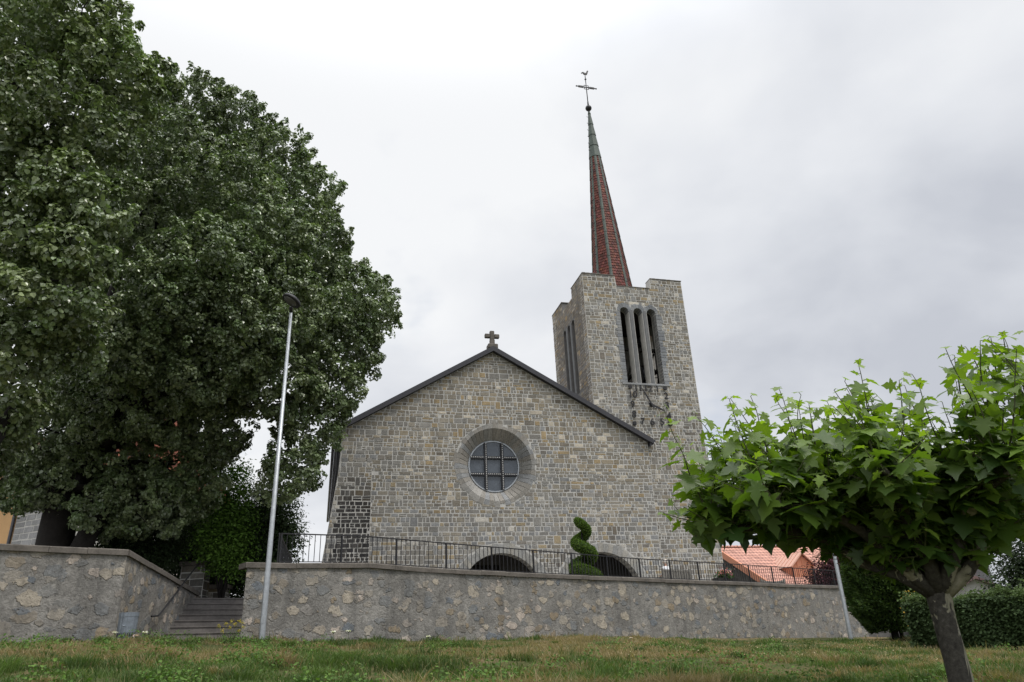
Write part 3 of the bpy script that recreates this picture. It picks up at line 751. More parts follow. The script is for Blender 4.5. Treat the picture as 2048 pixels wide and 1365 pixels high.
# clock: iron figures in a square, with two hands
def text_part(body, size, x, z, parent, name='numeral'):
    cu = bpy.data.curves.new(name, 'FONT'); cu.body = body; cu.size = size; cu.align_x = 'CENTER'; cu.align_y = 'CENTER'; cu.extrude = 0.025; cu.offset = 0.008
    o = bpy.data.objects.new(name, cu); COL.objects.link(o)
    me = bpy.data.meshes.new_from_object(o.evaluated_get(bpy.context.evaluated_depsgraph_get()))
    bpy.data.objects.remove(o); me.transform(Matrix.Translation((x, TF - 0.11, z)) @ Matrix.Rotation(R(90), 4, 'X'))
    me.materials.clear(); me.materials.append(M['darkmetal']); setcol(me, np.ones((len(me.vertices), 3)))
    q = bpy.data.objects.new(name, me); COL.objects.link(q); q.parent = parent
    return q
ck = MB(); cc = church_pt(1301, 811, TF)
for k in range(8):
    t = k * math.pi / 4; ck.tube([(cc[0], TF - 0.16, cc[2]), (cc[0] + 0.2 * math.cos(t), TF - 0.16, cc[2] + 0.2 * math.sin(t))], [0.05, 0.012], 6)
ck.tube([(cc[0], TF - 0.2, cc[2]), (cc[0], TF, cc[2])], 0.09, 12)
clock = ck.build('clock', M['darkmetal'], church)
zpx = lambda x, y: (1080 + x / 3.4125, 530 + y / 3.4125)
NUM = {'11': (667, 848), '12': (733, 850), '1': (796, 853), '10': (629, 890), '9': (629, 957), '8': (639, 1025), '7': (697, 1072), '6': (763, 1076), '5': (829, 1076), '4': (876, 1034), '3': (865, 964), '2': (857, 900)}
for kx, (x, y) in NUM.items():
    u, _, z = church_pt(*zpx(x, y), TF); text_part(kx, 0.63, u, z, clock)
for (x, y) in ((612, 836), (849, 846), (642, 1084), (884, 1090)):
    u, _, z = church_pt(*zpx(x, y), TF); q = MB(); q.box((u - 0.12, TF - 0.14, z - 0.12), (u + 0.12, TF - 0.05, z + 0.12), None, 0.02); q.build('corner_mark', M['darkmetal'], clock)
def hand(px, ln_back, wd, y):
    u, _, z = church_pt(*zpx(*px), TF); dx, dz = u - cc[0], z - cc[2]; l = math.hypot(dx, dz); dx /= l; dz /= l; h = MB()
    pts = [(-ln_back, wd * 0.6), (-ln_back * 0.4, wd), (l * 0.55, wd * 1.2), (l * 0.85, wd * 0.9), (l, 0.01)]
    pol = [(cc[0] + t * dx - s * dz, cc[2] + t * dz + s * dx) for t, s in pts] + [(cc[0] + t * dx + s * dz, cc[2] + t * dz - s * dx) for t, s in pts[::-1]]
    h.plate(pol, [], y, y + 0.03); h.build('clock_hand', M['darkmetal'], clock)
hand((684, 846), 0.30, 0.045, TF - 0.24); hand((842, 1003), 0.25, 0.055, TF - 0.20)
# spire
SX, SY = (TL + TR) / 2 + 0.05, (TF + TB) / 2
zt = church_pt(1177, 217, SY)
ZT = zt[2]; SXT = zt[0]
SB = 22.6; R0 = 1.62; HT = ZT - 0.35
print('spire tip', zt, 'axis', SX)
rad = lambda z: R0 * (HT - z) / (HT - SB) * 0.985 + 0.03
ax = lambda z: SX + (SXT - SX) * (z - SB) / (ZT - SB)
ZC = SB + (HT - SB) * 0.75
NS = 8; PH = R(22.5)
def spire_seg(mb, za, zb, extra=0.0, step=None):
    zs = [za, zb] if step is None else list(np.arange(za, zb, step)) + [zb]
    for k in range(NS):
        for z0, z1 in zip(zs[:-1], zs[1:]):
            a0 = PH + 2 * math.pi * k / NS; a1 = a0 + 2 * math.pi / NS
            e = 0.035 if step else 0.0
            mb.add([(ax(z0) + (rad(z0) + extra + e) * math.cos(a0), SY + (rad(z0) + extra + e) * math.sin(a0), z0), (ax(z0) + (rad(z0) + extra + e) * math.cos(a1), SY + (rad(z0) + extra + e) * math.sin(a1), z0),
                    (ax(z1) + (rad(z1) + extra) * math.cos(a1), SY + (rad(z1) + extra) * math.sin(a1), z1), (ax(z1) + (rad(z1) + extra) * math.cos(a0), SY + (rad(z1) + extra) * math.sin(a0), z1)], [(0, 1, 2, 3)],
                   np.array((0.27, 0.062, 0.04)))
sp_ = MB()
# tiles: one small overlapping plate each
rr = np.random.default_rng(17); z = SB; row = 0
while z < ZC:
    h = 0.24
    for k in range(NS):
        a0 = PH + 2 * math.pi * k / NS; a1 = a0 + 2 * math.pi / NS
        A0 = Vector((ax(z) + rad(z) * math.cos(a0), SY + rad(z) * math.sin(a0), z)); A1 = Vector((ax(z) + rad(z) * math.cos(a1), SY + rad(z) * math.sin(a1), z))
        z2 = min(z + h * 1.12, HT); B0 = Vector((ax(z2) + rad(z2) * math.cos(a0), SY + rad(z2) * math.sin(a0), z2)); B1 = Vector((ax(z2) + rad(z2) * math.cos(a1), SY + rad(z2) * math.sin(a1), z2))
        nrm = (A1 - A0).cross(B0 - A0).normalized(); wid = (A1 - A0).length; m = max(1, round(wid / 0.21))
        for i in range(-1, m):
            t0 = (i + (0.5 if row % 2 else 0.0)) / m; t1 = t0 + 1 / m; t0 = max(0, t0) + 0.006; t1 = min(1, t1) - 0.006
            if t1 - t0 < 0.02: continue
            o = nrm * 0.045; q = nrm * 0.008; tm = (t0 + t1) / 2
            col = np.array((0.135, 0.040, 0.029)) * rr.uniform(0.45, 1.4) * (1, rr.uniform(0.85, 1.15), rr.uniform(0.8, 1.2))
            dn = (A0 - B0).normalized() * 0.05
            vs = [A0.lerp(A1, t0) + o, A0.lerp(A1, tm) + o + dn, A0.lerp(A1, t1) + o, B0.lerp(B1, t1) + q, B0.lerp(B1, t0) + q, A0.lerp(A1, t0), A0.lerp(A1, t1)]
            sp_.add([v[:] for v in vs], [(0, 1, 2, 3, 4), (5, 6, 2, 1, 0)], col)
    z += h; row += 1
tilem = simple('spire_tile_clay', (1, 1, 1), 0.7, var=0.25, sc=2.0, bump=0.1, attr=True)
spire = sp_.build('spire', tilem, church, fix=False)
cop = MB(); spire_seg(cop, ZC - 0.1, HT, 0.05, step=1.15); cop.build('copper_tip', M['patina'], spire)
for k in range(NS):
    a = PH + 2 * math.pi * k / NS; rb = MB()
    zs = np.linspace(SB, ZC, 14)
    for z0, z1 in zip(zs[:-1], zs[1:]):
        w0 = 0.19 * (0.85 + 0.15 * rad(z0) / R0)
        pts = []
        for z, e in ((z0, 0.075), (z1 + 0.03, 0.055)):
            cxx, cyy = ax(z) + (rad(z) + e) * math.cos(a), SY + (rad(z) + e) * math.sin(a)
            for s in (-1, 1): pts.append((cxx - s * w0 * 0.62 * math.sin(a) - 0.05 * math.cos(a), cyy + s * w0 * 0.62 * math.cos(a) - 0.05 * math.sin(a), z))
            pts.append((cxx, cyy, z))
        rb.add(pts, [(0, 2, 5, 3), (2, 1, 4, 5), (0, 1, 2)])
    rb.build('hip_rib', M['patina'], spire, fix=False)
core = MB(); spire_seg(core, SB - 0.15, ZC, -0.03); core.build('spire_core', M['spiretile'], spire)
a = PH + math.pi
for z in np.arange(26, HT - 0.4, 0.72):
    x, y = ax(z) + (rad(z) + 0.06) * math.cos(a), SY + (rad(z) + 0.06) * math.sin(a)
    rg = MB(); rg.tube([(x, y, z), (x - 0.14, y, z), (x - 0.14, y, z + 0.1)], 0.018, 5); rg.build('climbing_hook', M['darkmetal'], spire)
BZ = ZT
bm = bmesh.new(); bmesh.ops.create_uvsphere(bm, u_segments=20, v_segments=12, radius=0.27); bmesh.ops.translate(bm, verts=bm.verts, vec=(SXT, SY, BZ)); q = MB(); q.bm(bm, None, True)
q.tube([(SXT, SY, BZ - 0.5), (SXT, SY, BZ)], 0.08, 8)
ball = q.build('finial_ball', M['darkmetal'], spire)
top = church_pt(1163, 142, SY); crs = church_pt(1171, 175, SY)
q = MB()
q.tube([(SXT, SY, BZ + 0.25), (SXT, SY, BZ + 0.7)], 0.07, 8); q.tube([(SXT, SY, BZ + 0.6), (SXT, SY, top[2] - 0.55)], 0.042, 8)
for s in (-1, 1):
    q.tube([(SXT, SY, crs[2]), (SXT + s * 0.85, SY + s * -0.0, crs[2])], 0.05, 6); q.box((SXT + s * 0.5 - 0.22, SY - 0.05, crs[2] - 0.08), (SXT + s * 0.5 + 0.22, SY + 0.05, crs[2] + 0.08))
    q.lathe([(0.01, -0.09), (0.08, 0), (0.01, 0.09)], (SXT + s * 0.9, SY, crs[2]), 8)
for s in (-1, 1):
    q.tube([(SXT - 0.2, SY, crs[2] + s * 0.2), (SXT + 0.2, SY, crs[2] + s * 0.2)], 0.03, 6); q.tube([(SXT + s * 0.2, SY, crs[2] - 0.2), (SXT + s * 0.2, SY, crs[2] + 0.2)], 0.03, 6)
q.lathe([(0.01, -0.12), (0.1, 0), (0.01, 0.12)], (SXT, SY, crs[2] + 0.9), 8)
q.build('finial_cross', M['darkmetal'], spire)
co = [(-0.42, 0.02), (-0.30, 0.16), (-0.16, 0.20), (0.0, 0.10), (0.14, 0.13), (0.22, 0.30), (0.26, 0.42), (0.33, 0.46), (0.34, 0.52), (0.38, 0.46), (0.45, 0.42), (0.37, 0.36), (0.36, 0.16), (0.26, -0.08), (0.06, -0.17), (-0.12, -0.10), (-0.22, 0.05), (-0.34, 0.08), (-0.36, -0.06)]
q = MB(); ck_ = top[2] - 0.30
q.plate([(SXT - 0.02 + x * 0.8, ck_ + z * 0.8) for x, z in co], [], SY - 0.04, SY + 0.04); q.tube([(SXT, SY, ck_ - 0.35), (SXT, SY, ck_ - 0.1)], 0.025, 6)
q.build('weathercock', M['darkmetal'], spire)

# ------------------------------------------------------------ retaining walls, steps, railing (wall frame)
PROF = [(0, 2.72), (1.5, 2.74), (3.95, 2.83), (6.4, 2.74), (12.7, 2.67), (23, 2.63), (36.5, 2.57), (60, 2.5)]
RAILP = [(1.1, 3.65), (3.9, 3.73), (7.2, 3.66), (12.8, 3.57), (17.5, 3.50), (23.6, 3.51), (36.5, 3.45)]
itp = lambda pr, a: float(np.interp(a, [p[0] for p in pr], [p[1] for p in pr]))
mw = empty('retaining_wall', WP, WANG)
tag(mw, 'long grey rubble retaining wall below the church railing', 'wall')
WE = 36.0
b = MB(); As = np.linspace(0, WE, 90)
vs = []; fs = []
for i, a in enumerate(As):
    zt_ = itp(PROF, a) - 0.155
    zs = np.linspace(-0.6, zt_, 12)
    for j, z in enumerate(zs):
        vs.append((a, 0.035 * math.sin(a * 1.3 + z) * 0.5 + rng.uniform(-0.014, 0.014), z))
for i in range(89):
    for j in range(11): k = i * 12 + j; fs.append((k, k + 12, k + 13, k + 1))
b.add(vs, fs, None, True)
e0 = [(0, 0, -0.6), (0, 0, 2.565), (0.3, 6.5, 2.45), (0.3, 6.5, -0.6)]
b.add([(0, 0, -0.6), (0, 0, 2.565), (6.2, 8, 2.5), (6.2, 8, -0.6)], [(0, 1, 2, 3)])
b.add([(WE, 0, -0.6), (WE, 0, 2.4), (WE, 8, 2.4), (WE, 8, -0.6)], [(0, 1, 2, 3)])
b.build('wall_body', M['rubble'], mw)
def coping_run(mb, pts, over=0.07, depth=0.56, th=0.155, seed=3, ln=1.1):
    """pts: (x, y, ztop) polyline in plan; stones laid end to end; depth to the left of travel"""
    rr = np.random.default_rng(seed)
    for (p, q) in zip(pts[:-1], pts[1:]):
        p = np.array(p, float); q = np.array(q, float); L = np.linalg.norm((q - p)[:2]); m = max(1, round(L / ln)); d = (q - p) / L; nr = np.array([-d[1], d[0], 0]) / math.hypot(d[0], d[1])
        cuts = np.concatenate([[0], np.sort((np.arange(1, m) + rr.uniform(-0.25, 0.25, m - 1)) / m), [1]])
        for c0, c1 in zip(cuts[:-1], cuts[1:]):
            A = p + (q - p) * c0 + d * 0.004; B = p + (q - p) * c1 - d * 0.004; dz = rr.uniform(-0.008, 0.008); col = rr.uniform(0.8, 1.15)
            vs = []
            for E_ in (A, B):
                for o, z in ((-over, -th), (-over, -0.025), (-over + 0.025, 0), (depth - 0.02, 0), (depth, -0.02), (depth, -th)):
                    v = E_ + nr * o; vs.append((v[0], v[1], v[2] + z + dz))
            fs = [(i, (i + 1) % 6, 6 + (i + 1) % 6, 6 + i) for i in range(6)] + [(5, 4, 3, 2, 1, 0), (6, 7, 8, 9, 10, 11)]
            mb.add(vs, fs, (col,) * 3)
b = MB(); coping_run(b, [(-0.06, 0, 2.72)] + [(a, 0, z) for a, z in PROF[1:-2]] + [(WE, 0, 2.575)]); b.build('coping', M['coping'], mw)

# left wall with its return along the steps
LW = empty('garden_wall', WP, WANG)
tag(LW, 'tall grey rubble wall on the left with coping turning along the steps', 'wall')
ca = -3.28
cend_w = at(396, 1184, 28.6)
def to_wl(P): Q = np.array(P) - WP; return np.array([Q @ WU, -(Q @ WN), P[2]])
cend = to_wl(cend_w)
corner = np.array([ca, 0.0, 2.93])
b = MB()
def wall_grid(mb, A, B, n, zb=-0.4):
    """rubble face from A to B (x, y, ztop)"""
    A = np.array(A); B = np.array(B); vs = []; fs = []
    d = (B - A)[:2]; nr = np.array([-d[1], d[0]]) / np.linalg.norm(d)
    for i in range(n + 1):
        P = A + (B - A) * i / n
        for j in range(11):
            z = zb + (P[2] - 0.155 - zb) * j / 10; e = rng.uniform(-0.015, 0.015) if 0 < i < n else 0
            vs.append((P[0] + nr[0] * e, P[1] + nr[1] * e, z))
    for i in range(n):
        for j in range(10): k = i * 11 + j; fs.append((k, k + 11, k + 12, k + 1))
    mb.add(vs, fs, None, True)
wall_grid(b, (-16, 0, 3.02), corner, 30); wall_grid(b, corner, cend, 24)
b.build('wall_body', M['rubble'], LW)
b = MB(); coping_run(b, [(-16, 0, 3.02), (ca + 0.02, 0, 2.93)], seed=5)
# the return: same section, mitred visually by starting just behind the corner
dirr = (cend - corner); dirr[2] = 0; dirr /= np.linalg.norm(dirr)
c0 = corner + dirr * 0.02
coping_run(b, [tuple(c0), tuple(cend)], seed=6); b.build('coping', M['coping'], LW)

# steps
stp = empty('staircase', WP, WANG); tag(stp, 'dark stone steps rising between the two rubble walls', 'steps')
SA = to_wl(at(325, 1280, 24.4)); SBt = to_wl(at(370, 1196, 27.6))
NSTEP = 8
for i in range(NSTEP + 2):
    t = (i - 1) / (NSTEP - 1.0); P = SA + (SBt - SA) * t; zt_ = SA[2] + (SBt[2] - SA[2]) * t
    P2 = SA + (SBt - SA) * ((i) / (NSTEP - 1.0)); q = MB(); last = i == NSTEP
    dy = (SBt[1] - SA[1]) / (NSTEP - 1); rise = (SBt[2] - SA[2]) / (NSTEP - 1)
    if i == NSTEP + 1: break
    x0 = P[0] - 0.5; x1 = P[0] + 4.6
    q.plate([(x0, P[1]), (x1, P[1]), (x1 + 0.2, P[1] + (dy + 0.12 if not last else 2.5)), (x0 + 0.1, P[1] + (dy + 0.12 if not last else 2.5))], [], zt_ - rise - 0.05, zt_ - 0.04, axis='xy')
    q.plate([(x0, P[1] - 0.03), (x1, P[1] - 0.03), (x1 + 0.2, P[1] + (dy + 0.09 if not last else 2.5)), (x0 + 0.1, P[1] + (dy + 0.09 if not last else 2.5))], [], zt_ - 0.0395, zt_, axis='xy')
    q.build('step', M['step'], stp)
# terrace behind the walls, with a notch for the steps
te = MB()
k = np.array([dirr[0], dirr[1]])
S0 = np.array([ca, 0.3]); topL = np.array([SBt[0], SBt[1]]) + k * 0.5
te.plate([(0.2, 0.3), (WE, 0.3), (WE, 45), (-40, 45), (-40, 0.3), (ca - 0.3, 0.3), (topL[0] - 0.3, topL[1] + 0.6), (topL[0] + 4.5, topL[1] + 0.6), (topL[0] + 4.5, topL[1] - 2.5)], [], -0.8, SBt[2] + 0.01, axis='xy')
te_o = te.build('terrace', M['gravel']); te_o.location = WP; te_o.rotation_euler = (0, 0, WANG); tag(te_o, kind='structure')

# stone piers at the top of the steps
def pier(px0, px1, pytop, Y, d, zb, label, sd):
    A = at(px0, pytop, Y); B = at(px1, pytop, Y); wd = abs(B[0] - A[0]); zt_ = A[2]
    o = empty('stone_pier', (A[0], A[1], zb), R(8)); tag(o, label, 'pier', 'stone piers at the head of the steps')
    h = zt_ - zb; q = MB(); q.box((0.05, 0.05, 0), (wd - 0.05, d - 0.05, h - 0.16)); ms = q.build('shaft', M['mortar'], o)
    q = MB(); ashlar(q, 0.05, wd - 0.05, 0, h - 0.16, lambda x, z, e: (x, 0.05 - e, z), [((0, 1), h - 0.15)], seed=sd, hmean=0.27, wmean=0.34, gap=0.018, colfn=lambda a, b_, r: pick(r) * 0.55)
    ashlar(q, 0.05, d - 0.05, 0, h - 0.16, lambda x, z, e: (wd - 0.05 + e, x, z), [((0, 1), h - 0.15)], seed=sd + 1, hmean=0.27, wmean=0.34, gap=0.018, colfn=lambda a, b_, r: pick(r) * 0.55)
    q.build('shaft_stone', M['ashlar'], ms)
    q = MB(); q.box((-0.04, -0.04, h - 0.16), (wd + 0.04, d + 0.04, h), None, 0.015); q.build('cap', M['coping'], o)
pier(361, 411, 1124, 28.9, 0.95, 1.9, 'tall coursed stone pier with flat cap at the end of the step wall', 51)
pier(413, 453, 1170, 31.0, 0.8, 1.9, 'lower stone pier with flat cap behind the tall pier', 53)
# handrail of the steps
hr = empty('handrail', at(303, 1233, 22.0)); base = np.array(hr.location)
tag(hr, 'thin dark iron handrail fixed to the step wall', 'handrail')
pts = [at(303, 1233, 22.2), at(316, 1232, 22.6), at(322, 1226, 22.9), at(352, 1187, 25.0), at(372, 1160, 26.3), at(398, 1127, 28.0)]
q = MB(); q.tube([p - base for p in pts], 0.026, 8); q.build('rail', M['darkmetal'], hr)
q = MB(); a_ = at(360, 1176, 25.5) - base; q.tube([a_, a_ + np.array([-0.22, 0.05, 0.02])], 0.018, 6); q.build('bracket', M['darkmetal'], hr)

# iron railing along the top of the main wall
rl = empty('iron_railing', WP, WANG); tag(rl, 'dark iron railing with thin upright bars on the long wall', 'railing')
YR = 0.26
posts = [1.07 + 2.05 * i for i in range(18)]
for a in posts[:]:
    if a > WE: continue
    q = MB(); z1 = itp(RAILP, a); q.box((a - 0.025, YR - 0.03, itp(PROF, a) - 0.03), (a + 0.025, YR + 0.03, z1 - 0.02)); q.build('post', M['darkmetal'], rl)
for a0, a1 in zip(posts[:-1], posts[1:]):
    q = MB(); m = 11
    for i in range(1, m):
        a = a0 + (a1 - a0) * i / m; q.box((a - 0.0085, YR - 0.0085, itp(PROF, a) + 0.06), (a + 0.0085, YR + 0.0085, itp(RAILP, a) - 0.02))
    zA, zB = itp(PROF, a0) + 0.05, itp(PROF, a1) + 0.05
    q.add([(a0 + 0.03, YR - 0.012, zA), (a1 - 0.03, YR - 0.012, zB), (a1 - 0.03, YR + 0.012, zB), (a0 + 0.03, YR + 0.012, zA), (a0 + 0.03, YR - 0.012, zA + 0.025), (a1 - 0.03, YR - 0.012, zB + 0.025), (a1 - 0.03, YR + 0.012, zB + 0.025), (a0 + 0.03, YR + 0.012, zA + 0.025)],
          [(0, 3, 2, 1), (4, 5, 6, 7), (0, 1, 5, 4), (1, 2, 6, 5), (2, 3, 7, 6), (3, 0, 4, 7)])
    q.build('bar_panel', M['darkmetal'], rl)
q = MB(); pl = [(a, itp(RAILP, a)) for a in np.arange(1.05, 36.0, 1.0)]
for (a0, z0), (a1, z1) in zip(pl[:-1], pl[1:]):
    q.add([(a0, YR - 0.025, z0 - 0.02), (a1, YR - 0.025, z1 - 0.02), (a1, YR + 0.025, z1 - 0.02), (a0, YR + 0.025, z0 - 0.02), (a0, YR - 0.025, z0 + 0.015), (a1, YR - 0.025, z1 + 0.015), (a1, YR + 0.025, z1 + 0.015), (a0, YR + 0.025, z0 + 0.015)],
          [(0, 3, 2, 1), (4, 5, 6, 7), (0, 1, 5, 4), (2, 3, 7, 6)])
q.build('top_rail', M['darkmetal'], rl)
# the end panel folds back beside the steps and runs down
q = MB(); A = to_wl(at(562, 1067, 22.9)); B = to_wl(at(584, 1121, 26.6))
A = np.array([1.0, YR, 3.64])
for i in range(0, 13):
    P = A + (B - A) * i / 12; q.box((P[0] - 0.012, P[1] - 0.012, 2.3), (P[0] + 0.012, P[1] + 0.012, P[2]))
q.tube([A, B], 0.028, 6, smooth=False); q.tube([(A[0], A[1], 2.75), (B[0], B[1], 2.45)], 0.02, 6, smooth=False)
q.build('return_panel', M['darkmetal'], rl)

# ------------------------------------------------------------ leaves
HEART = np.array([(0, 0, 0), (0.46, 0.16, 0.10), (0.44, 0.60, 0.06), (0, 1.0, -0.10), (-0.44, 0.60, 0.06), (-0.46, 0.16, 0.10)])
HEART_F = [np.array([[0, 1, 2, 3], [0, 3, 4, 5]])]
QUAD = np.array([(0, 0, 0), (0.32, 0.45, 0.08), (0, 1, 0), (-0.32, 0.45, 0.08)]); QUAD_F = [np.array([[0, 1, 2], [0, 2, 3]])]
def unit(v): return v / np.maximum(np.linalg.norm(v, axis=-1, keepdims=True), 1e-9)
def leaves(name, P, N, T, size, C, mat, parent=None, shape=HEART, faces=HEART_F, smooth=False, curl=None):
    N = unit(N); T = unit(T - N * np.sum(T * N, -1, keepdims=True)); B = np.cross(T, N)
    s = np.asarray(size)[:, None, None]; k = len(shape); n = len(P)
    V = P[:, None, :] + s * (shape[None, :, 0, None] * B[:, None, :] + shape[None, :, 1, None] * T[:, None, :] + shape[None, :, 2, None] * N[:, None, :] * (1.0 if curl is None else np.asarray(curl)[:, None, None]))
    off = (np.arange(n) * k)[:, None, None]
    F = [(f[None] + off).reshape(-1, f.shape[1]) for f in faces]
    return fast_mesh(name, V.reshape(-1, 3), F, np.repeat(C, k, 0), mat, parent, smooth)
def rand_dirs(n): return unit(rng.normal(size=(n, 3)))
def lobe_leaves(lobes, per_m2, spray, size, cols, droop=0.5, flat=0.5, spread=0.30, inner=0.25):
    """lobes: (centre, radius). returns arrays of leaf data, in tufts on the lobes' shells"""
    Ps, Ns, Ts, Ss, Cs = [], [], [], [], []
    for (c, r) in lobes:
        n = int(4 * math.pi * r * r * per_m2 / spray)
        d = rand_dirs(n); d[:, 2] = d[:, 2] * 0.9 + 0.06; d = unit(d)
        bump = 1 + 0.16 * np.sin(d[:, 0] * 7 + c[0]) * np.sin(d[:, 1] * 8 + c[1]) * np.sin(d[:, 2] * 9 + c[2])
        rad = r * np.where(rng.random(n) < inner, rng.uniform(0.25, 0.8, n), rng.uniform(0.84, 1.06, n)) * bump
        ctr = c + d * rad[:, None]
        m = spray
        off = rng.normal(size=(n, m, 3)) * spread * np.array([1, 1, flat])
        pos = ctr[:, None, :] + off
        nd = 0.75 * d[:, None, :] + np.array([0, 0, 0.75]) + rng.normal(size=(n, m, 3)) * 0.42
        tp = unit(d[:, None, :] * 0.9 + off * 1.4 + np.array([0, 0, -droop]) + rng.normal(size=(n, m, 3)) * 0.45)
        tone = rng.normal(0, 0.13, (n, 1, 1)) + rng.normal(0, 0.13, (n, m, 1))
        base = cols[rng.integers(len(cols), size=(n, 1))]
        Cs.append((base * np.clip(1 + tone, 0.5, 1.6)).reshape(-1, 3))
        Ps.append(pos.reshape(-1, 3)); Ns.append(nd.reshape(-1, 3)); Ts.append(tp.reshape(-1, 3))
        Ss.append(rng.uniform(size[0], size[1], n * m))
    return [np.concatenate(q) for q in (Ps, Ns, Ts, Ss, Cs)]
def clump_leaves(lobes, rc, size, cols, dens=1.0):
    """shingled domes of leaves set over the lobes: every dome is leafy on its outer and upper side only"""
    Pc, Dc, Rc, Tc = [], [], [], []
    C_ = np.array([c for c, r in lobes]); R_ = np.array([r for c, r in lobes])
    for k, (c, r) in enumerate(lobes):
        n = int(1.45 * dens * 4 * r * r / (np.mean(rc) ** 2)); d = rand_dirs(n); ce = c + d * (r * (rng.uniform(0.72, 1.0, n) + 0.09 * np.sin(d[:, 0] * 6 + k) * np.sin(d[:, 2] * 7 + 2 * k) + 0.11 * np.sin(d[:, 0] * 15 + k) * np.sin(d[:, 1] * 13) * np.sin(d[:, 2] * 14 + k)))[:, None]
        dist = np.linalg.norm(ce[:, None, :] - C_[None], axis=-1) / R_[None]; dist[:, k] = 9; inside = dist.min(1) < 0.72
        hol = np.sin(d[:, 0] * 8.5 + 1.7 * k) * np.sin(d[:, 1] * 7.5 + k) + np.sin(d[:, 2] * 9.5 + 2.3 * k) * np.sin(d[:, 0] * 6 + d[:, 1] * 5 + k)
        keep = (~inside | (rng.random(n) < 0.22)) & ((hol > -0.12) | (rng.random(n) < 0.18)); Tc.append(np.full(keep.sum(), rng.normal(1.0, 0.10))); Pc.append(ce[keep]); Dc.append(d[keep])
    Pc = np.concatenate(Pc); Dc = np.concatenate(Dc); Tc = np.concatenate(Tc); n = len(Pc); Rc = rng.uniform(rc[0], rc[1], n)
    m = int(2 * math.pi * np.mean(rc) ** 2 / (0.62 * np.mean(size) ** 2) * 1.15)
    wv = unit(rng.normal(size=(n, m, 3)) * 0.75 + np.array([0, 0, 0.62]) + Dc[:, None, :] * 0.62)
    ax = unit(Dc * 0.75 + np.array([0, 0, 0.55]) + rng.normal(size=(n, 3)) * 0.3); al = np.sum(wv * ax[:, None, :], -1, keepdims=True)
    st = rng.uniform(1.1, 2.0, (n, 1, 1)); loc = (wv - al * ax[:, None, :]) * (1.0 - 0.35 * np.clip(al, 0, 1)) * 0.92 + al * st * ax[:, None, :]
    pos = Pc[:, None, :] + loc * Rc[:, None, None] * rng.uniform(0.62, 1.06, (n, m, 1))
    nd = wv * 1.0 + rng.normal(size=(n, m, 3)) * 0.33 + np.array([0, 0, 0.25])
    tp = wv * 0.25 + np.array([0, 0, -1.0]) + rng.normal(size=(n, m, 3)) * 0.45
    base = cols[rng.integers(len(cols), size=(n, 1))] * np.clip(Tc[:, None, None] + rng.normal(0, 0.16, (n, 1, 1)) + rng.normal(0, 0.12, (n, m, 1)), 0.5, 1.6)
    out = [pos.reshape(-1, 3), nd.reshape(-1, 3), tp.reshape(-1, 3), rng.uniform(size[0], size[1], n * m), base.reshape(-1, 3)]
    # leaves further in, on the inner twigs
    Pi = np.concatenate([c + rand_dirs(int(130 * r * r)) * (r * rng.uniform(0.2, 0.82, int(130 * r * r)))[:, None] for c, r in lobes]); k = len(Pi)
    inn = [Pi, rng.normal(size=(k, 3)) + [0, 0, 0.8], rng.normal(size=(k, 3)) + [0, 0, -0.5], rng.uniform(size[1], size[1] * 1.5, k), cols[rng.integers(len(cols), size=k)]]
    return [np.concatenate([a, b]) for a, b in zip(out, inn)]
def px_lobes(L):
    out = []
    for (x, y, rpx, Y) in L:
        c = at(x, y, Y); depth = float(c @ f_); out.append((c, rpx / FPX * depth))
    return out
def limb(mb, a, b, r0, r1, n=6, wob=0.06, seg=8):
    a = np.array(a); b = np.array(b); L = np.linalg.norm(b - a)
    pts = [a + (b - a) * t + (rng.normal(size=3) * wob * L * math.sin(math.pi * t) if 0 < t < 1 else 0) + np.array([0, 0, 0.08 * L * math.sin(math.pi * t)]) for t in np.linspace(0, 1, n)]
    mb.tube(pts, list(np.linspace(r0, r1, n)), seg)

def linden(name_label, base, lobes, rad, size, per, cols, fork, seedpts=()):
    o = empty('linden_tree', base); tag(o, name_label, 'tree', 'big linden trees behind the garden wall')
    base = np.array(base); tr = MB()
    fk = np.array(fork)
    tr.tube([(0, 0, -0.4), (0, 0, 0.1), (fk - base) * 0.35, (fk - base) * 0.7, fk - base], [rad * 1.5, rad * 1.2, rad, rad * 0.92, rad * 0.85], 12)
    tr.tube([(0.5, -0.1, -0.4), (0.6, -0.1, 0.4), (1.15, -0.1, 2.2), (2.2, 0, 4.6)], [rad * 0.9, rad * 0.7, rad * 0.55, rad * 0.35], 10)
    tr.build('trunk', M['bark'], o)
    br = MB()
    for (c, r) in lobes:
        if rng.random() < 0.8 and not (c[2] < fk[2] + 2.5 and np.linalg.norm((c - fk)[:2]) > 4.5):
            mid = fk + (c - fk) * 0.5 + np.array([0, 0, 0.5]); limb(br, fk - base - np.array([0, 0, 0.4]), c - base, rad * 0.42, 0.03, 7, 0.05, 7)
            for _ in range(3):
                e = c + rand_dirs(1)[0] * r * 0.95; limb(br, c - base + (fk - c) * 0.25, e - base, 0.05, 0.012, 5, 0.08, 5)
    br.build('branches', M['bark'], o)
    P, N, T, Sz, C = clump_leaves(lobes, per, size, cols); print('linden leaves', len(P))
    leaves('crown', P - base, N, T, Sz, C, M['linden'], o)
LC = np.array([(0.078, 0.104, 0.050), (0.064, 0.092, 0.042), (0.096, 0.122, 0.064), (0.082, 0.108, 0.06), (0.108, 0.132, 0.076)]) * np.array([1.80, 1.78, 1.62])
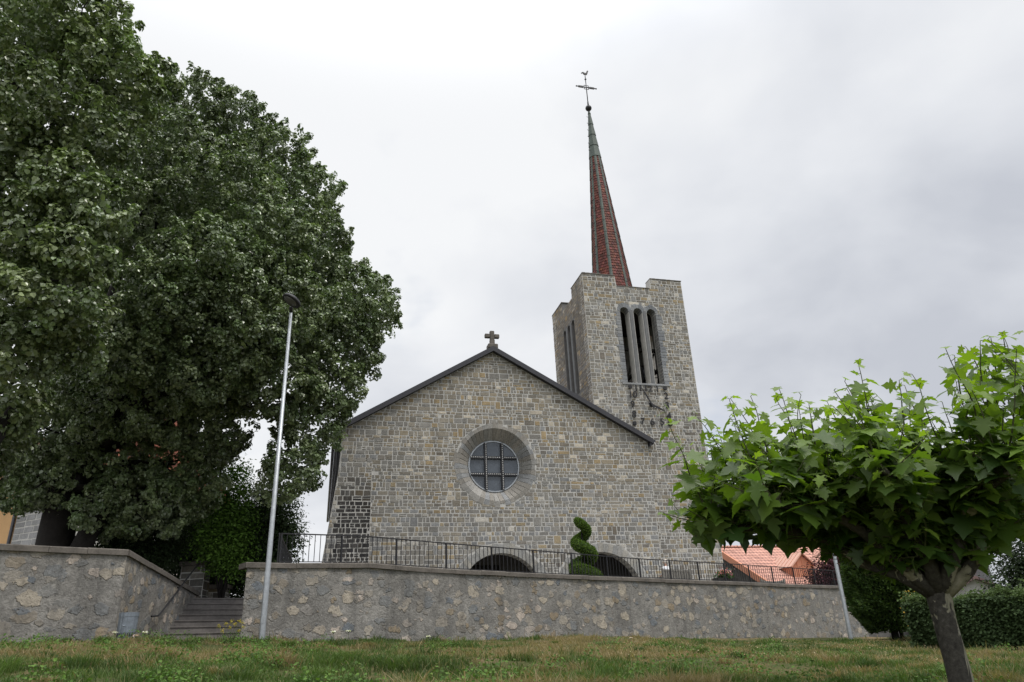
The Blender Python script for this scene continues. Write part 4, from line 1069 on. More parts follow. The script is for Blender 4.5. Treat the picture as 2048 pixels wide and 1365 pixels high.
lobB = px_lobes([(395, 232, 82, 27.5), (470, 262, 72, 28), (545, 330, 78, 28), (600, 400, 80, 28), (618, 500, 82, 27.5), (690, 600, 78, 27.5), (722, 620, 72, 27), (690, 700, 74, 27), (660, 770, 66, 26.5), (620, 850, 62, 26.5), (592, 930, 54, 26), (560, 975, 36, 26),
    (360, 330, 105, 25), (450, 400, 110, 24.5), (520, 470, 105, 24.5), (300, 460, 110, 24.5), (400, 560, 115, 23.8), (520, 600, 105, 24), (600, 640, 90, 25), (300, 640, 115, 23.8), (440, 700, 110, 24), (550, 760, 85, 25), (340, 790, 100, 24.6), (230, 770, 115, 24.6), (430, 850, 75, 26), (140, 860, 100, 26), (250, 910, 90, 26.6), (350, 930, 80, 27), (50, 880, 85, 26.5), (30, 950, 50, 26.5), (300, 260, 85, 27), (240, 330, 110, 27),
    (420, 400, 140, 31), (560, 560, 140, 31), (300, 560, 160, 31), (420, 720, 120, 31), (250, 720, 150, 30), (120, 960, 60, 28), (310, 1010, 75, 26.5), (235, 1020, 60, 26.5), (200, 1010, 50, 28), (280, 980, 60, 28), (180, 940, 70, 27), (250, 1060, 45, 28.5), (400, 955, 48, 27.2), (385, 1000, 40, 28), (45, 985, 34, 25.5), (185, 1015, 40, 25.2), (90, 965, 50, 25.2), (430, 520, 90, 22.4), (330, 600, 90, 22.2), (500, 650, 80, 22.8), (260, 690, 80, 22.4), (400, 740, 65, 22.8)])
linden('large round linden with small silvery leaves overhanging the church gable', at(112, 1085, 26.0) * np.array([1, 1, 0]) + np.array([0, 0, 2.2]), lobB, 0.62, (0.08, 0.125), (0.17, 0.32), LC, at(140, 930, 26.2))
lobA = px_lobes([(60, 40, 130, 17.5), (170, 50, 85, 17.6), (215, 130, 75, 17.8), (250, 190, 70, 19), (90, 220, 105, 17), (190, 270, 70, 17.4), (130, 390, 75, 16.6), (185, 430, 66, 16.6), (60, 480, 90, 16.6), (160, 510, 66, 16.5), (70, 600, 85, 16.6), (150, 600, 58, 16.6), (28, 710, 62, 16.8), (-60, 350, 140, 17.5), (-80, 600, 120, 17.5), (-60, 100, 160, 18.5), (300, 160, 40, 20), (0, 300, 80, 16.5), (20, 800, 62, 19), (-40, 850, 90, 20), (120, 690, 40, 17.5), (175, 700, 34, 18)])
linden('near linden with larger pale leaves filling the upper left corner', at(-190, 1050, 19.0) * np.array([1, 1, 0]) + np.array([0, 0, 2.2]), lobA, 0.5, (0.095, 0.145), (0.19, 0.34), LC * 1.05 * np.array([1.0, 1.0, 0.9]), at(-150, 800, 19.0))

def bush(name, label, cat, lobes, zbase, size, per, cols, group=None, droop=0.2, mat='leaf', spray=9, spread=None, stem=True):
    c0 = np.mean([c for c, r in lobes], 0); base = np.array([c0[0], c0[1], zbase])
    o = empty(name, base); tag(o, label, cat, group)
    P, N, T, Sz, C = lobe_leaves(lobes, per, spray, size, cols, droop=droop, spread=spread or size[1] * 1.6, flat=0.8)
    leaves('foliage', P - base, N, T, Sz, C, M[mat], o, QUAD, QUAD_F)
    if stem:
        s = MB()
        for (c, r) in lobes:
            limb(s, (rng.normal() * 0.08, rng.normal() * 0.08, -0.1), c - base, 0.05, 0.012, 5, 0.05, 5)
        s.build('stem', M['bark'], o)
    return o
DG = np.array([(0.022, 0.036, 0.014), (0.028, 0.044, 0.018), (0.018, 0.03, 0.012)])
bush('shrub', 'bright green pointed shrub between the linden and the lamp post', 'shrub', px_lobes([(468, 945, 22, 29.6), (464, 985, 34, 29.4), (455, 1030, 44, 29.2), (480, 1060, 42, 29.2), (440, 1085, 46, 29.0), (470, 1110, 44, 29.2)]), 2.2, (0.08, 0.15), 330, np.array([(0.10, 0.19, 0.032), (0.12, 0.215, 0.038), (0.08, 0.15, 0.028)]), droop=-0.5)
bush('shrub', 'dark leafy young tree beside the railing end left of the church', 'shrub', px_lobes([(545, 1010, 42, 30), (560, 1050, 34, 29.8), (530, 1060, 45, 30), (545, 1095, 45, 30), (575, 1075, 22, 29.8), (520, 1110, 40, 30)]), 2.2, (0.08, 0.15), 330, DG * 1.3)
bush('shrub', 'low dark bush behind the top of the steps', 'shrub', px_lobes([(380, 1060, 60, 32.5), (430, 1110, 60, 32.5), (480, 1130, 55, 32.8), (400, 1150, 55, 32.6), (460, 1165, 45, 32.5), (340, 1110, 50, 31), (420, 1060, 60, 33), (480, 1080, 55, 33), (520, 1120, 50, 32.5), (500, 1040, 45, 33)]), 2.0, (0.08, 0.15), 300, DG)
bush('shrub', 'dark green bush beside the linden trunk above the left wall', 'shrub', px_lobes([(225, 1075, 42, 27.5), (280, 1070, 50, 28), (330, 1060, 50, 28.5), (260, 1110, 40, 27.6), (310, 1105, 40, 28)]), 2.1, (0.08, 0.14), 320, DG * 1.2)

# ------------------------------------------------------------ spiral topiary
def topiary():
    top_ = at(1156, 1033, 32.3); bot = at(1172, 1150, 32.3); zb = 2.1
    o = empty('spiral_topiary', (bot[0] - 0.02, bot[1], zb)); tag(o, 'green clipped spiral topiary in front of the church arches', 'topiary')
    H = top_[2] - zb - 0.15; cx = 0.0; pts = []; rad = []
    dx = (top_[0] + 0.10) - (bot[0] - 0.02)
    n = 90; turns = 2.65
    for i in range(n):
        t = i / (n - 1); ph = -2 * math.pi * turns * t + 1.1
        hr_ = 0.30 * (1 - t) ** 0.8 + 0.15; pts.append(np.array([dx * t + hr_ * math.cos(ph), hr_ * math.sin(ph), 0.35 + (H - 0.35) * t])); rad.append(0.17 * (1 - t) ** 0.9 + 0.145)
    rad[-1] = 0.06; rad[-2] = 0.11; rad[-3] = 0.14
    co = MB(); co.tube(pts, [r * 0.82 for r in rad], 12, (0.03, 0.055, 0.012))
    P = []; N = []; T = []
    for i in range(n):
        m = int(900 * rad[i] ** 1.3 + 60); d = rand_dirs(m); tn = pts[min(i + 1, n - 1)] - pts[max(i - 1, 0)]; tn = tn / np.linalg.norm(tn)
        d = unit(d - np.outer(d @ tn, tn) * 0.9); P.append(pts[i] + d * rad[i] * rng.uniform(0.86, 1.04, (m, 1))); N.append(rng.normal(size=(m, 3)) * 0.6 + d * 0.3); T.append(d + np.array([0, 0, 0.4]) + rng.normal(size=(m, 3)) * 0.35)
    P = np.concatenate(P); N = np.concatenate(N); T = np.concatenate(T); m = len(P)
    C = np.array([(0.095, 0.155, 0.026), (0.12, 0.185, 0.03), (0.07, 0.125, 0.024)])[rng.integers(3, size=m)] * rng.uniform(0.75, 1.25, (m, 1))
    fo = leaves('foliage', P, N, T, rng.uniform(0.05, 0.10, m), C, M['leaf'], o, QUAD * np.array([0.6, 1, 1]), QUAD_F)
    co.build('clipped_core', simple('yew_core', (0.03, 0.05, 0.012), 0.9, sc=12), fo)
    s = MB(); s.tube([(0, 0, -0.1), (dx * 0.5, 0, H * 0.5), (dx, 0, H)], [0.06, 0.045, 0.02], 8); s.build('stem', M['bark'], o)
topiary()

# ------------------------------------------------------------ benches, planter and person on the terrace
def bench(px, py, Y, wd, label, rz, arch=0.0, zseat=None):
    P = at(px, py, Y); zt_ = P[2]; zb = zt_ - 0.92
    o = empty('garden_bench', (P[0], P[1], zb), rz); tag(o, label, 'bench', 'wooden benches behind the railing')
    for s in (-1, 1):
        q = MB(); q.box((s * wd / 2 - 0.045, -0.045, 0), (s * wd / 2 + 0.045, 0.045, 1.0), None, 0.012); q.box((s * wd / 2 - 0.04, 0.42, 0), (s * wd / 2 + 0.04, 0.50, 0.62), None, 0.01); q.box((s * wd / 2 - 0.04, 0.046, 0.58), (s * wd / 2 + 0.04, 0.5, 0.64), None, 0.01)
        q.build('leg_frame', M['benchwood'], o)
    q = MB(); m = int(wd / 0.12)
    for i in range(m):
        x = -wd / 2 + 0.09 + (wd - 0.18) * i / (m - 1); dz = -arch * (1 - (2 * x / wd) ** 2); q.box((x - 0.04, -0.02, 0.5), (x + 0.04, 0.015, 0.86 + dz))
    xs = np.linspace(-wd / 2 + 0.045, wd / 2 - 0.045, 12)
    for x0, x1 in zip(xs[:-1], xs[1:]):
        z0 = 0.86 - arch * (1 - (2 * x0 / wd) ** 2); z1 = 0.86 - arch * (1 - (2 * x1 / wd) ** 2)
        q.add([(x0, -0.03, z0), (x1, -0.03, z1), (x1, 0.03, z1), (x0, 0.03, z0), (x0, -0.03, z0 + 0.09), (x1, -0.03, z1 + 0.09), (x1, 0.03, z1 + 0.09), (x0, 0.03, z0 + 0.09)], [(0, 3, 2, 1), (4, 5, 6, 7), (0, 1, 5, 4), (2, 3, 7, 6)])
    q.build('backrest', M['benchwood'], o)
    q = MB(); [q.box((-wd / 2 + 0.05, 0.05 + i * 0.11, 0.43), (wd / 2 - 0.05, 0.14 + i * 0.11, 0.46)) for i in range(4)]; q.build('seat', M['benchwood'], o)
    return o, zb
BRZ = R(33)
b1, bz1 = bench(1352, 1141, 35.6, 1.75, 'grey wooden bench in front of the tower with the seated person', BRZ)
bench(1545, 1161, 41.6, 1.9, 'pale wooden bench with dipped back beside the flower box', BRZ, 0.09)

def person(P, rz, zb):
    o = empty('person', P, rz); tag(o, 'white haired person in a white shirt seated with back to the railing', 'person')
    def skin(name, V, E_, Rr, mat, sub=2):
        me = bpy.data.meshes.new(name); me.from_pydata(V, E_, []); q = bpy.data.objects.new(name, me); COL.objects.link(q); q.parent = o
        q.modifiers.new('skin', 'SKIN'); sv_ = me.skin_vertices[0].data if len(me.skin_vertices) else None
        if sv_ is None:
            bm = bmesh.new(); bm.from_mesh(me); bm.verts.layers.skin.verify(); bm.to_mesh(me); bm.free(); sv_ = me.skin_vertices[0].data
        for i, r in enumerate(Rr): sv_[i].radius = (r, r) if not hasattr(r, '__len__') else r
        sv_[0].use_root = True
        s = q.modifiers.new('sub', 'SUBSURF'); s.levels = sub; s.render_levels = sub; me.materials.append(mat)
        return q
    skinm = simple('skin', (0.52, 0.33, 0.25), 0.6, var=0.06, sc=8, bump=0)
    # y forward (away from the camera), seat at 0.46
    V = [(0, 0.16, 0.55), (0, 0.13, 0.75), (0, 0.11, 0.95), (0, 0.12, 1.05), (0, 0.13, 1.12), (0, 0.15, 1.2), (0, 0.16, 1.28)]
    E_ = [(i, i + 1) for i in range(6)]; Rr = [(0.15, 0.11), (0.14, 0.105), (0.15, 0.1), (0.07, 0.06), (0.055, 0.055), (0.08, 0.095), (0.07, 0.085)]
    for s in (-1, 1):
        b0 = len(V); V += [(s * 0.17, 0.11, 0.98), (s * 0.23, 0.12, 0.74), (s * 0.17, 0.36, 0.64), (s * 0.15, 0.44, 0.63)]; E_ += [(2, b0), (b0, b0 + 1), (b0 + 1, b0 + 2), (b0 + 2, b0 + 3)]; Rr += [0.055, 0.045, 0.032, 0.036]
        for k, (dx, ln) in enumerate(((-0.030, 0.07), (-0.010, 0.085), (0.010, 0.08), (0.030, 0.062))):
            V += [(s * 0.15 + dx, 0.44 + 0.6 * ln, 0.625), (s * 0.15 + dx, 0.44 + ln, 0.60)]; m = len(V); E_ += [(b0 + 3, m - 2), (m - 2, m - 1)]; Rr += [0.009, 0.008]
        V += [(s * 0.11, 0.46, 0.61)]; E_ += [(b0 + 2, len(V) - 1)]; Rr += [0.010]
        b1_ = len(V); V += [(s * 0.1, 0.2, 0.52), (s * 0.11, 0.6, 0.52), (s * 0.11, 0.62, 0.1), (s * 0.11, 0.74, 0.06)]; E_ += [(0, b1_), (b1_, b1_ + 1), (b1_ + 1, b1_ + 2), (b1_ + 2, b1_ + 3)]; Rr += [0.085, 0.06, 0.045, 0.04]
    body = skin('body', V, E_, Rr, skinm)
    sh = skin('shirt', [(0, 0.155, 0.56), (0, 0.13, 0.75), (0, 0.11, 0.97), (0, 0.12, 1.06), (0.18, 0.11, 0.985), (0.235, 0.12, 0.76), (-0.18, 0.11, 0.985), (-0.235, 0.12, 0.76)], [(0, 1), (1, 2), (2, 3), (2, 4), (4, 5), (2, 6), (6, 7)], [(0.17, 0.13), (0.165, 0.125), (0.17, 0.12), (0.07, 0.068), 0.075, 0.062, 0.075, 0.062], simple('white_shirt_cotton', (0.78, 0.79, 0.82), 0.8, var=0.05, sc=5, bump=0.1))
    tr = skin('trousers', [(0, 0.17, 0.53), (0.1, 0.22, 0.53), (0.11, 0.6, 0.53), (0.11, 0.62, 0.14), (-0.1, 0.22, 0.53), (-0.11, 0.6, 0.53), (-0.11, 0.62, 0.14)], [(0, 1), (1, 2), (2, 3), (0, 4), (4, 5), (5, 6)], [(0.17, 0.12), 0.1, 0.075, 0.06, 0.1, 0.075, 0.06], simple('dark_trousers_cloth', (0.05, 0.05, 0.07), 0.9, bump=0.1))
    bm = bmesh.new(); bmesh.ops.create_uvsphere(bm, u_segments=20, v_segments=14, radius=1)
    for v in bm.verts:
        k = 1 + 0.05 * math.sin(v.co.x * 9) * math.sin(v.co.z * 11); v.co = Vector((v.co.x * 0.098 * k, v.co.y * 0.115 * k - 0.012 + 0.15, v.co.z * 0.115 * k + 1.275))
    bmesh.ops.delete(bm, geom=[v for v in bm.verts if v.co.y > 0.2 and v.co.z < 1.31], context='VERTS')
    h = MB(); h.bm(bm, None, True); h.build('hair', simple('white_hair', (0.62, 0.56, 0.50), 0.7, var=0.2, sc=25, bump=0.3), o)
    for s in (-1, 1):
        q = MB(); bm = bmesh.new(); bmesh.ops.create_uvsphere(bm, u_segments=8, v_segments=6, radius=1)
        for v in bm.verts: v.co = Vector((s * 0.095 + v.co.x * 0.012, 0.17 + v.co.y * 0.022, 1.235 + v.co.z * 0.034))
        q.bm(bm, None, True); q.build('ear', skinm, o)
        q = MB(); bm = bmesh.new(); bmesh.ops.create_uvsphere(bm, u_segments=8, v_segments=6, radius=0.012); bmesh.ops.translate(bm, verts=bm.verts, vec=(s * 0.034, 0.245, 1.25)); q.bm(bm, None, True); q.build('eye', M['darkmetal'], o)
    q = MB(); q.add([(0, 0.245, 1.255), (-0.015, 0.245, 1.21), (0.015, 0.245, 1.21), (0, 0.275, 1.213)], [(0, 1, 3), (0, 3, 2), (1, 2, 3)]); q.build('nose', skinm, o)
pp = at(1338, 1150, 35.5)
person((pp[0], pp[1], bz1 + 0.06), BRZ, bz1)
def planter():
    P = at(1452, 1166, 38.6); o = empty('flower_box', (P[0], P[1], P[2] - 0.3), BRZ); tag(o, 'dark flower box of pink flowers beside the tower corner', 'planter')
    q = MB(); q.plate([(-0.75, -0.2), (0.75, -0.2), (0.75, 0.2), (-0.75, 0.2)], [[(-0.7, -0.16), (0.7, -0.16), (0.7, 0.16), (-0.7, 0.16)]], 0, 0.52, axis='xy'); q.box((-0.7, -0.16, 0.1), (0.7, 0.16, 0.46)); q.build('box', M['black'], o)
    n = 900; p = np.stack([rng.normal(-0.05, 0.22, n), rng.normal(0, 0.13, n), 0.5 + np.abs(rng.normal(0.0, 0.16, n))], -1)
    leaves('foliage', p, rng.normal(size=(n, 3)) + [0, 0, 1], rng.normal(size=(n, 3)), rng.uniform(0.05, 0.09, n), np.tile([(0.05, 0.10, 0.025)], (n, 1)) * rng.uniform(0.6, 1.3, (n, 1)), M['leaf'], o)
    n = 160; p = np.stack([rng.normal(-0.05, 0.2, n), rng.normal(-0.05, 0.13, n), 0.66 + np.abs(rng.normal(0.0, 0.16, n))], -1)
    leaves('blossom', p, rng.normal(size=(n, 3)) + [0, -0.6, 0.6], rng.normal(size=(n, 3)), rng.uniform(0.05, 0.08, n), np.array([(0.7, 0.25, 0.28), (0.75, 0.4, 0.38), (0.65, 0.16, 0.2)])[rng.integers(3, size=n)], M['leaf'], o)
planter()
bush('japanese_maple', 'dark purple red leaved bush in front of the salmon roof', 'shrub', px_lobes([(1676, 1132, 30, 47), (1652, 1148, 24, 47), (1696, 1126, 26, 48), (1672, 1160, 32, 47), (1642, 1168, 22, 47), (1696, 1162, 26, 47)]), 1.0, (0.10, 0.20), 200, np.array([(0.06, 0.018, 0.026), (0.085, 0.024, 0.032), (0.045, 0.015, 0.022)]), droop=0.3)

# ------------------------------------------------------------ houses (same bearing as the church)
def hloc(P, u, v): return P + CU * u + CV * v
def house_salmon():
    A = at(1440, 1096, 62.0); zr_ = A[2]
    o = empty('tiled_house', (A[0], A[1], -1.0), CANG); tag(o, 'house with salmon red tiled roof and copper dormer beyond the tower', 'house')
    Zr = zr_ + 1.0; sl = 0.49; run = 9.5; L = 15.0
    # verge point
    q = MB(); q.add([(-0.4, 0, 0), (L, 0, 0), (L, -run, -run * sl), (-0.4, -run, -run * sl), (-0.4, 0, -0.25), (L, 0, -0.25), (L, -run, -run * sl - 0.25), (-0.4, -run, -run * sl - 0.25)], [(0, 3, 2, 1), (4, 5, 6, 7), (0, 4, 7, 3), (3, 7, 6, 2)])
    q.add([(-0.4, 0, 0), (L, 0, 0), (L, run, -run * sl), (-0.4, run, -run * sl)], [(0, 1, 2, 3)])
    ro_ = q.build('roof', M['redroof'], o); ro_.location = (0, 0, Zr)
    rd = MB()
    for i in range(38): rd.tube([(-0.4 + i * 0.4, 0, Zr + 0.03), (-0.4 + i * 0.4 + 0.42, 0, Zr + 0.07)], [0.10, 0.13], 8)
    rd.build('ridge_tiles', M['redroof'], ro_).location = (0, 0, -Zr)
    vb = MB(); vb.add([(-0.5, 0.1, Zr + 0.12), (-0.5, -run, Zr - run * sl + 0.05), (-0.5, -run, Zr - run * sl - 0.5), (-0.5, 0.1, Zr - 0.42), (-0.35, 0.1, Zr + 0.12), (-0.35, -run, Zr - run * sl + 0.05), (-0.35, -run, Zr - run * sl - 0.5), (-0.35, 0.1, Zr - 0.42)], [(0, 1, 2, 3), (4, 7, 6, 5), (0, 4, 5, 1), (3, 2, 6, 7)])
    vb.build('verge_board', M['copper'], ro_).location = (0, 0, -Zr)
    wl_ = MB(); wl_.plate([(-run + 0.5, 0), (run - 0.5, 0), (run - 0.5, Zr - (run - 0.5) * sl - 0.26), (0, Zr - 0.26), (-run + 0.5, Zr - (run - 0.5) * sl - 0.26)], [], 0.0, L - 0.5, axis='yz')
    for i in range(50): y = -run + 0.6 + i * 0.36; wl_.box((-0.035, y, 0.0), (-0.001, y + 0.05, max(0.2, Zr - abs(y) * sl - 0.35)))
    wl_.build('wall', M['timber'], o)
    wn = MB(); wn.box((-0.06, -1.4, Zr - 3.0), (-0.037, -0.4, Zr - 1.8)); wn.build('window', M['glass'], o)
    # copper dormer: ridge runs back into the roof, gable towards the valley
    D = at(1600, 1106, 57.0) - np.array([A[0], A[1], -1.0]); du = float(D @ CU); dv = float(D @ CV); dz = float(D[2])
    hw = 0.95; drop = 1.0
    vback = (Zr - dz) / sl
    q = MB()
    for s in (-1, 1):
        ze = dz - drop; vb_ = -(Zr - ze) / sl
        t = 0.07
        q.add([(du, dv - 0.25, dz), (du, -vback + 0.1, dz), (du + s * hw * 1.15, vb_ + 0.1, ze), (du + s * hw * 1.15, dv - 0.25, ze), (du, dv - 0.25, dz - t), (du + s * hw * 1.15, dv - 0.25, ze - t)], [(0, 1, 2, 3), (0, 3, 5, 4)])
        for i in range(9):
            vv = dv - 0.2 + i * 0.55
            if vv > -vback - 0.2: break
            k_ = 1.0 if vv < vb_ else max(0.05, (vb_ + 0 - vv) / 1e9 if False else (-vback - vv) / (-vback - vb_))
            q.tube([(du, vv, dz + 0.03), (du + s * hw * 1.15 * k_, vv, dz - drop * k_ + 0.03)], 0.03, 4, smooth=False)
    do = q.build('dormer', simple('pink_copper_roofing', (0.60, 0.36, 0.28), 0.5, 0.1, var=0.12, sc=2, bump=0.05), o, fix=False)
    q = MB(); hb_ = -dv * sl; zroof = Zr + dv * sl
    q.plate([(du - hw, zroof - 0.1), (du + hw, zroof - 0.1), (du + hw, dz - drop), (du, dz - 0.12), (du - hw, dz - drop)], [], dv, dv + 0.08)
    for s in (-1, 1): q.add([(du + s * hw, dv, zroof - 0.1), (du + s * hw, dv, dz - drop), (du + s * hw, -(Zr - (dz - drop)) / sl, dz - drop)], [(0, 1, 2)])
    for i in range(-2, 3): x = du + i * 0.45; q.box((x - 0.025, dv - 0.03, zroof), (x + 0.025, dv, dz - drop * abs(x - du) / hw - 0.2))
    q.build('dormer_front', M['copper'], do)
    print('dormer', du, dv, dz, zroof, Zr)
house_salmon()
def small_house(name, label, px, py, Y, wd, dp, hw, rise, roofm, wallm, rz, zb=-1.2, chim=True):
    """gable towards the camera; (px, py) is the apex of the gable"""
    P = at(px, py, Y); o = empty(name, (P[0], P[1], zb), rz); tag(o, label, 'house'); H = P[2] - zb
    q = MB(); q.plate([(-wd / 2, 0), (wd / 2, 0), (wd / 2, H - rise - 0.1), (0, H - 0.15), (-wd / 2, H - rise - 0.1)], [], 0.0, dp)
    wo = q.build('wall', wallm, o); q = MB(); ov = 0.5; sl_ = rise / (wd / 2)
    for s in (-1, 1):
        e = s * (wd / 2 + ov); ze = H - rise - ov * sl_
        q.plate([(0, H), (e, ze), (e, ze - 0.18), (0, H - 0.18)], [], -0.5, dp + 0.5)
    r = q.build('roof', roofm, o)
    if chim:
        q = MB(); q.box((0.6, 2.0, H - 1.2), (1.5, 2.9, H + 0.85), None, 0.02); q.box((0.5, 1.9, H + 0.85), (1.6, 3.0, H + 1.0)); q.build('chimney', M['concrete'], r)
    q = MB(); q.box((-0.6, -0.05, H - rise - 1.6), (0.6, 0.0, H - rise - 0.3)); q.build('window', M['glass'], o)
small_house('gabled_house', 'grey rendered house with brown tiles and chimney behind the hedge', 1947, 1153, 52.0, 7.5, 11, 3, 1.9, M['brownroof'], M['greyrender'], R(-20))
small_house('low_house', 'low dark walled house with a red roof edge behind the thuja', 1790, 1150, 70.0, 9.0, 10, 3, 1.3, M['redroof'], M['timber'], R(-30), chim=False)
def old_building():
    A = at(75, 1090, 41.0); o = empty('old_building', (A[0], A[1], 0), R(-22)); tag(o, 'old ochre and stone building with red roof behind the left trees', 'building')
    W, Hh, Dp = 14.0, 10.2, 12.0
    q = MB(); q.box((-W, 0, 0), (-2.2, Dp, Hh)); q.build('ochre_wall', M['render'], o)
    q = MB(); q.box((-2.2, -0.05, 0), (1.6, Dp, Hh)); s = q.build('stone_wall', M['mortar'], o)
    q = MB(); ashlar(q, -2.2, 1.6, 1.5, Hh, lambda x, z, e: (x, -0.05 - e, z), seed=61, hmean=0.5, wmean=0.8, gap=0.03, colfn=lambda a, b_, r: np.array((0.26, 0.26, 0.26)) * r.uniform(0.8, 1.2)); q.build('wall_stone', M['ashlar'], s)
    q = MB(); q.tube([(-2.35, -0.12, 0), (-2.35, -0.12, Hh)], 0.09, 8); q.build('downpipe', M['slate'], o)
    q = MB()
    q.add([(-W - 0.5, -0.7, Hh), (2.1, -0.7, Hh), (2.1, Dp / 2, Hh + 5.5), (-W - 0.5, Dp / 2, Hh + 5.5), (2.1, Dp + 0.7, Hh), (-W - 0.5, Dp + 0.7, Hh)], [(0, 1, 2, 3), (3, 2, 4, 5), (1, 4, 2), (0, 3, 5), (0, 5, 4, 1)])
    q.build('roof', M['oldroof'], o)
old_building()

# ------------------------------------------------------------ right hand planting
def thuja():
    base = at(1792, 1278, 31.0); base = np.array([base[0], base[1], float(gz(base[0], base[1])) + 0.15])
    o = empty('thuja', base); tag(o, 'broad dark green thuja column at the end of the long wall', 'tree')
    H = 5.2; n = 52000
    t = rng.random(n) ** 0.85; ph = rng.random(n) * 2 * math.pi
    prof = 1.33 * np.clip(np.minimum(0.60 + 2.6 * t, 1.0), 0, 1) * np.sqrt(np.clip(1 - np.clip((t - 0.35) / 0.65, 0, 1) ** 2.2, 0.001, 1))
    lump = 1 + 0.09 * np.sin(ph * 5 + t * 9) * np.sin(t * 23 + ph) + 0.07 * np.sin(ph * 11 + t * 31)
    r = prof * lump * np.where(rng.random(n) < 0.25, rng.uniform(0.6, 0.9, n), rng.uniform(0.9, 1.04, n))
    P = np.stack([r * np.cos(ph), r * np.sin(ph), t * H + 0.12 * (1 - t)], -1); d = np.stack([np.cos(ph), np.sin(ph), 0 * ph], -1)
    C = np.array([(0.045, 0.080, 0.020), (0.058, 0.10, 0.024), (0.034, 0.062, 0.017), (0.07, 0.11, 0.028)])[rng.integers(4, size=n)] * rng.uniform(0.7, 1.3, (n, 1))
    leaves('foliage', P, np.cross(d, rng.normal(size=(n, 3))) + d * 0.3, d * 0.8 + np.array([0, 0, 0.55]) + rng.normal(size=(n, 3)) * 0.45, rng.uniform(0.10, 0.2, n), C, M['leaf'], o, QUAD * np.array([0.75, 1, 1]), QUAD_F)
    s = MB(); s.tube([(0, 0, -0.4), (0, 0, H * 0.9)], [0.16, 0.03], 8); s.tube([(0.3, 0.1, -0.3), (0.3, 0.1, 2.5)], [0.08, 0.03], 6); s.build('trunk', M['bark'], o)
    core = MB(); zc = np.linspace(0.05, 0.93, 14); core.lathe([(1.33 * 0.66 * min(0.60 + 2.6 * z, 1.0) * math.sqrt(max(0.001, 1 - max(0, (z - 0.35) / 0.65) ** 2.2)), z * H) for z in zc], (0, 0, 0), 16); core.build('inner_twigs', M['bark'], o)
thuja()
def hedge():
    A = at(1838, 1290, 24.0); B = at(2330, 1290, 19.5)
    o = empty('hedge', (A[0], A[1], float(gz(A[0], A[1])))); tag(o, 'clipped green hedge with loose top shoots on the right', 'hedge')
    d = (B - A)[:2]; L = np.linalg.norm(d); d /= L; ang = math.atan2(d[1], d[0]); o.rotation_euler = (0, 0, ang)
    H = 1.33; n = 60000
    x = rng.uniform(-0.15, L, n); f = rng.random(n)
    top_ = f < 0.38; y = np.where(top_, rng.uniform(-0.1, 1.3, n), rng.normal(0, 0.08, n)); z = np.where(top_, H + rng.normal(0, 0.06, n), rng.uniform(0.05, H, n))
    lump = 0.12 * np.sin(x * 2.3) + 0.09 * np.sin(x * 5.1 + z * 3); y = y + lump * np.where(top_, 0.3, 1); z = z + np.where(top_, 0.07 * np.sin(x * 3.1) + 0.06 * np.sin(x * 7.7 + y * 4), 0)
    inner_ = rng.random(n) < 0.25; y = np.where(inner_ & ~top_, y + rng.uniform(0.05, 0.35, n), y)
    end = rng.random(n) < 0.10; x = np.where(end, rng.normal(-0.1, 0.08, n), x); y = np.where(end, rng.uniform(0, 1.2, n), y)
    sh = rng.random(n) < 0.05; z = np.where(sh & top_, z + rng.exponential(0.10, n), z)
    P = np.stack([x, y, z], -1); N = np.stack([rng.normal(0, 0.5, n), -0.6 + rng.normal(0, 0.5, n), 0.6 + rng.normal(0, 0.4, n)], -1)
    T = np.stack([rng.normal(0, 0.6, n), rng.normal(-0.3, 0.5, n), rng.normal(0.5, 0.5, n)], -1)
    C = np.array([(0.040, 0.066, 0.024), (0.05, 0.08, 0.03), (0.033, 0.056, 0.02)])[rng.integers(3, size=n)] * rng.uniform(0.7, 1.3, (n, 1))
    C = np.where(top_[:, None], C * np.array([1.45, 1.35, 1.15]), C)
    leaves('foliage', P, N, T, rng.uniform(0.045, 0.085, n), C, M['leaf'], o, HEART, HEART_F)
    s = MB()
    for i in range(60):
        xx = rng.uniform(0, L); yy = rng.uniform(0.25, 0.9); limb(s, (xx, yy, -0.1), (xx + rng.normal() * 0.25, yy + rng.normal() * 0.2, H * 0.92), 0.025, 0.008, 5, 0.04, 5)
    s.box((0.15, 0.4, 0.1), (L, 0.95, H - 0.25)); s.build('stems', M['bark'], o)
hedge()
bush('conifer', 'dark conifer at the right edge behind the hedge', 'tree', px_lobes([(2050, 1180, 60, 30), (2060, 1120, 50, 30), (2090, 1150, 60, 30.5), (2070, 1060, 40, 30)]), -0.6, (0.08, 0.16), 260, DG, droop=0.5)
q = empty('flowering_shrub', at(1830, 1218, 27.0) * np.array([1, 1, 0]) + np.array([0, 0, -0.3])); tag(q, 'small yellow flowering shrub between the thuja and the hedge', 'shrub')
n = 700; p = rng.normal(size=(n, 3)) * np.array([0.16, 0.2, 0.28]) + np.array([0, 0, 0.95])
leaves('blossom', p[:260], rng.normal(size=(260, 3)), rng.normal(size=(260, 3)), rng.uniform(0.04, 0.08, 260), np.tile([(0.55, 0.36, 0.07)], (260, 1)), M['leaf'], q, QUAD, QUAD_F)
leaves('foliage', p[260:] - [0, 0, 0.3], rng.normal(size=(440, 3)), rng.normal(size=(440, 3)), rng.uniform(0.05, 0.09, 440), np.tile([(0.06, 0.09, 0.03)], (440, 1)), M['leaf'], q, QUAD, QUAD_F)
s = MB(); s.tube([(0, 0, -0.2), (0, 0, 0.9)], 0.03, 6); s.build('stem', M['bark'], q)

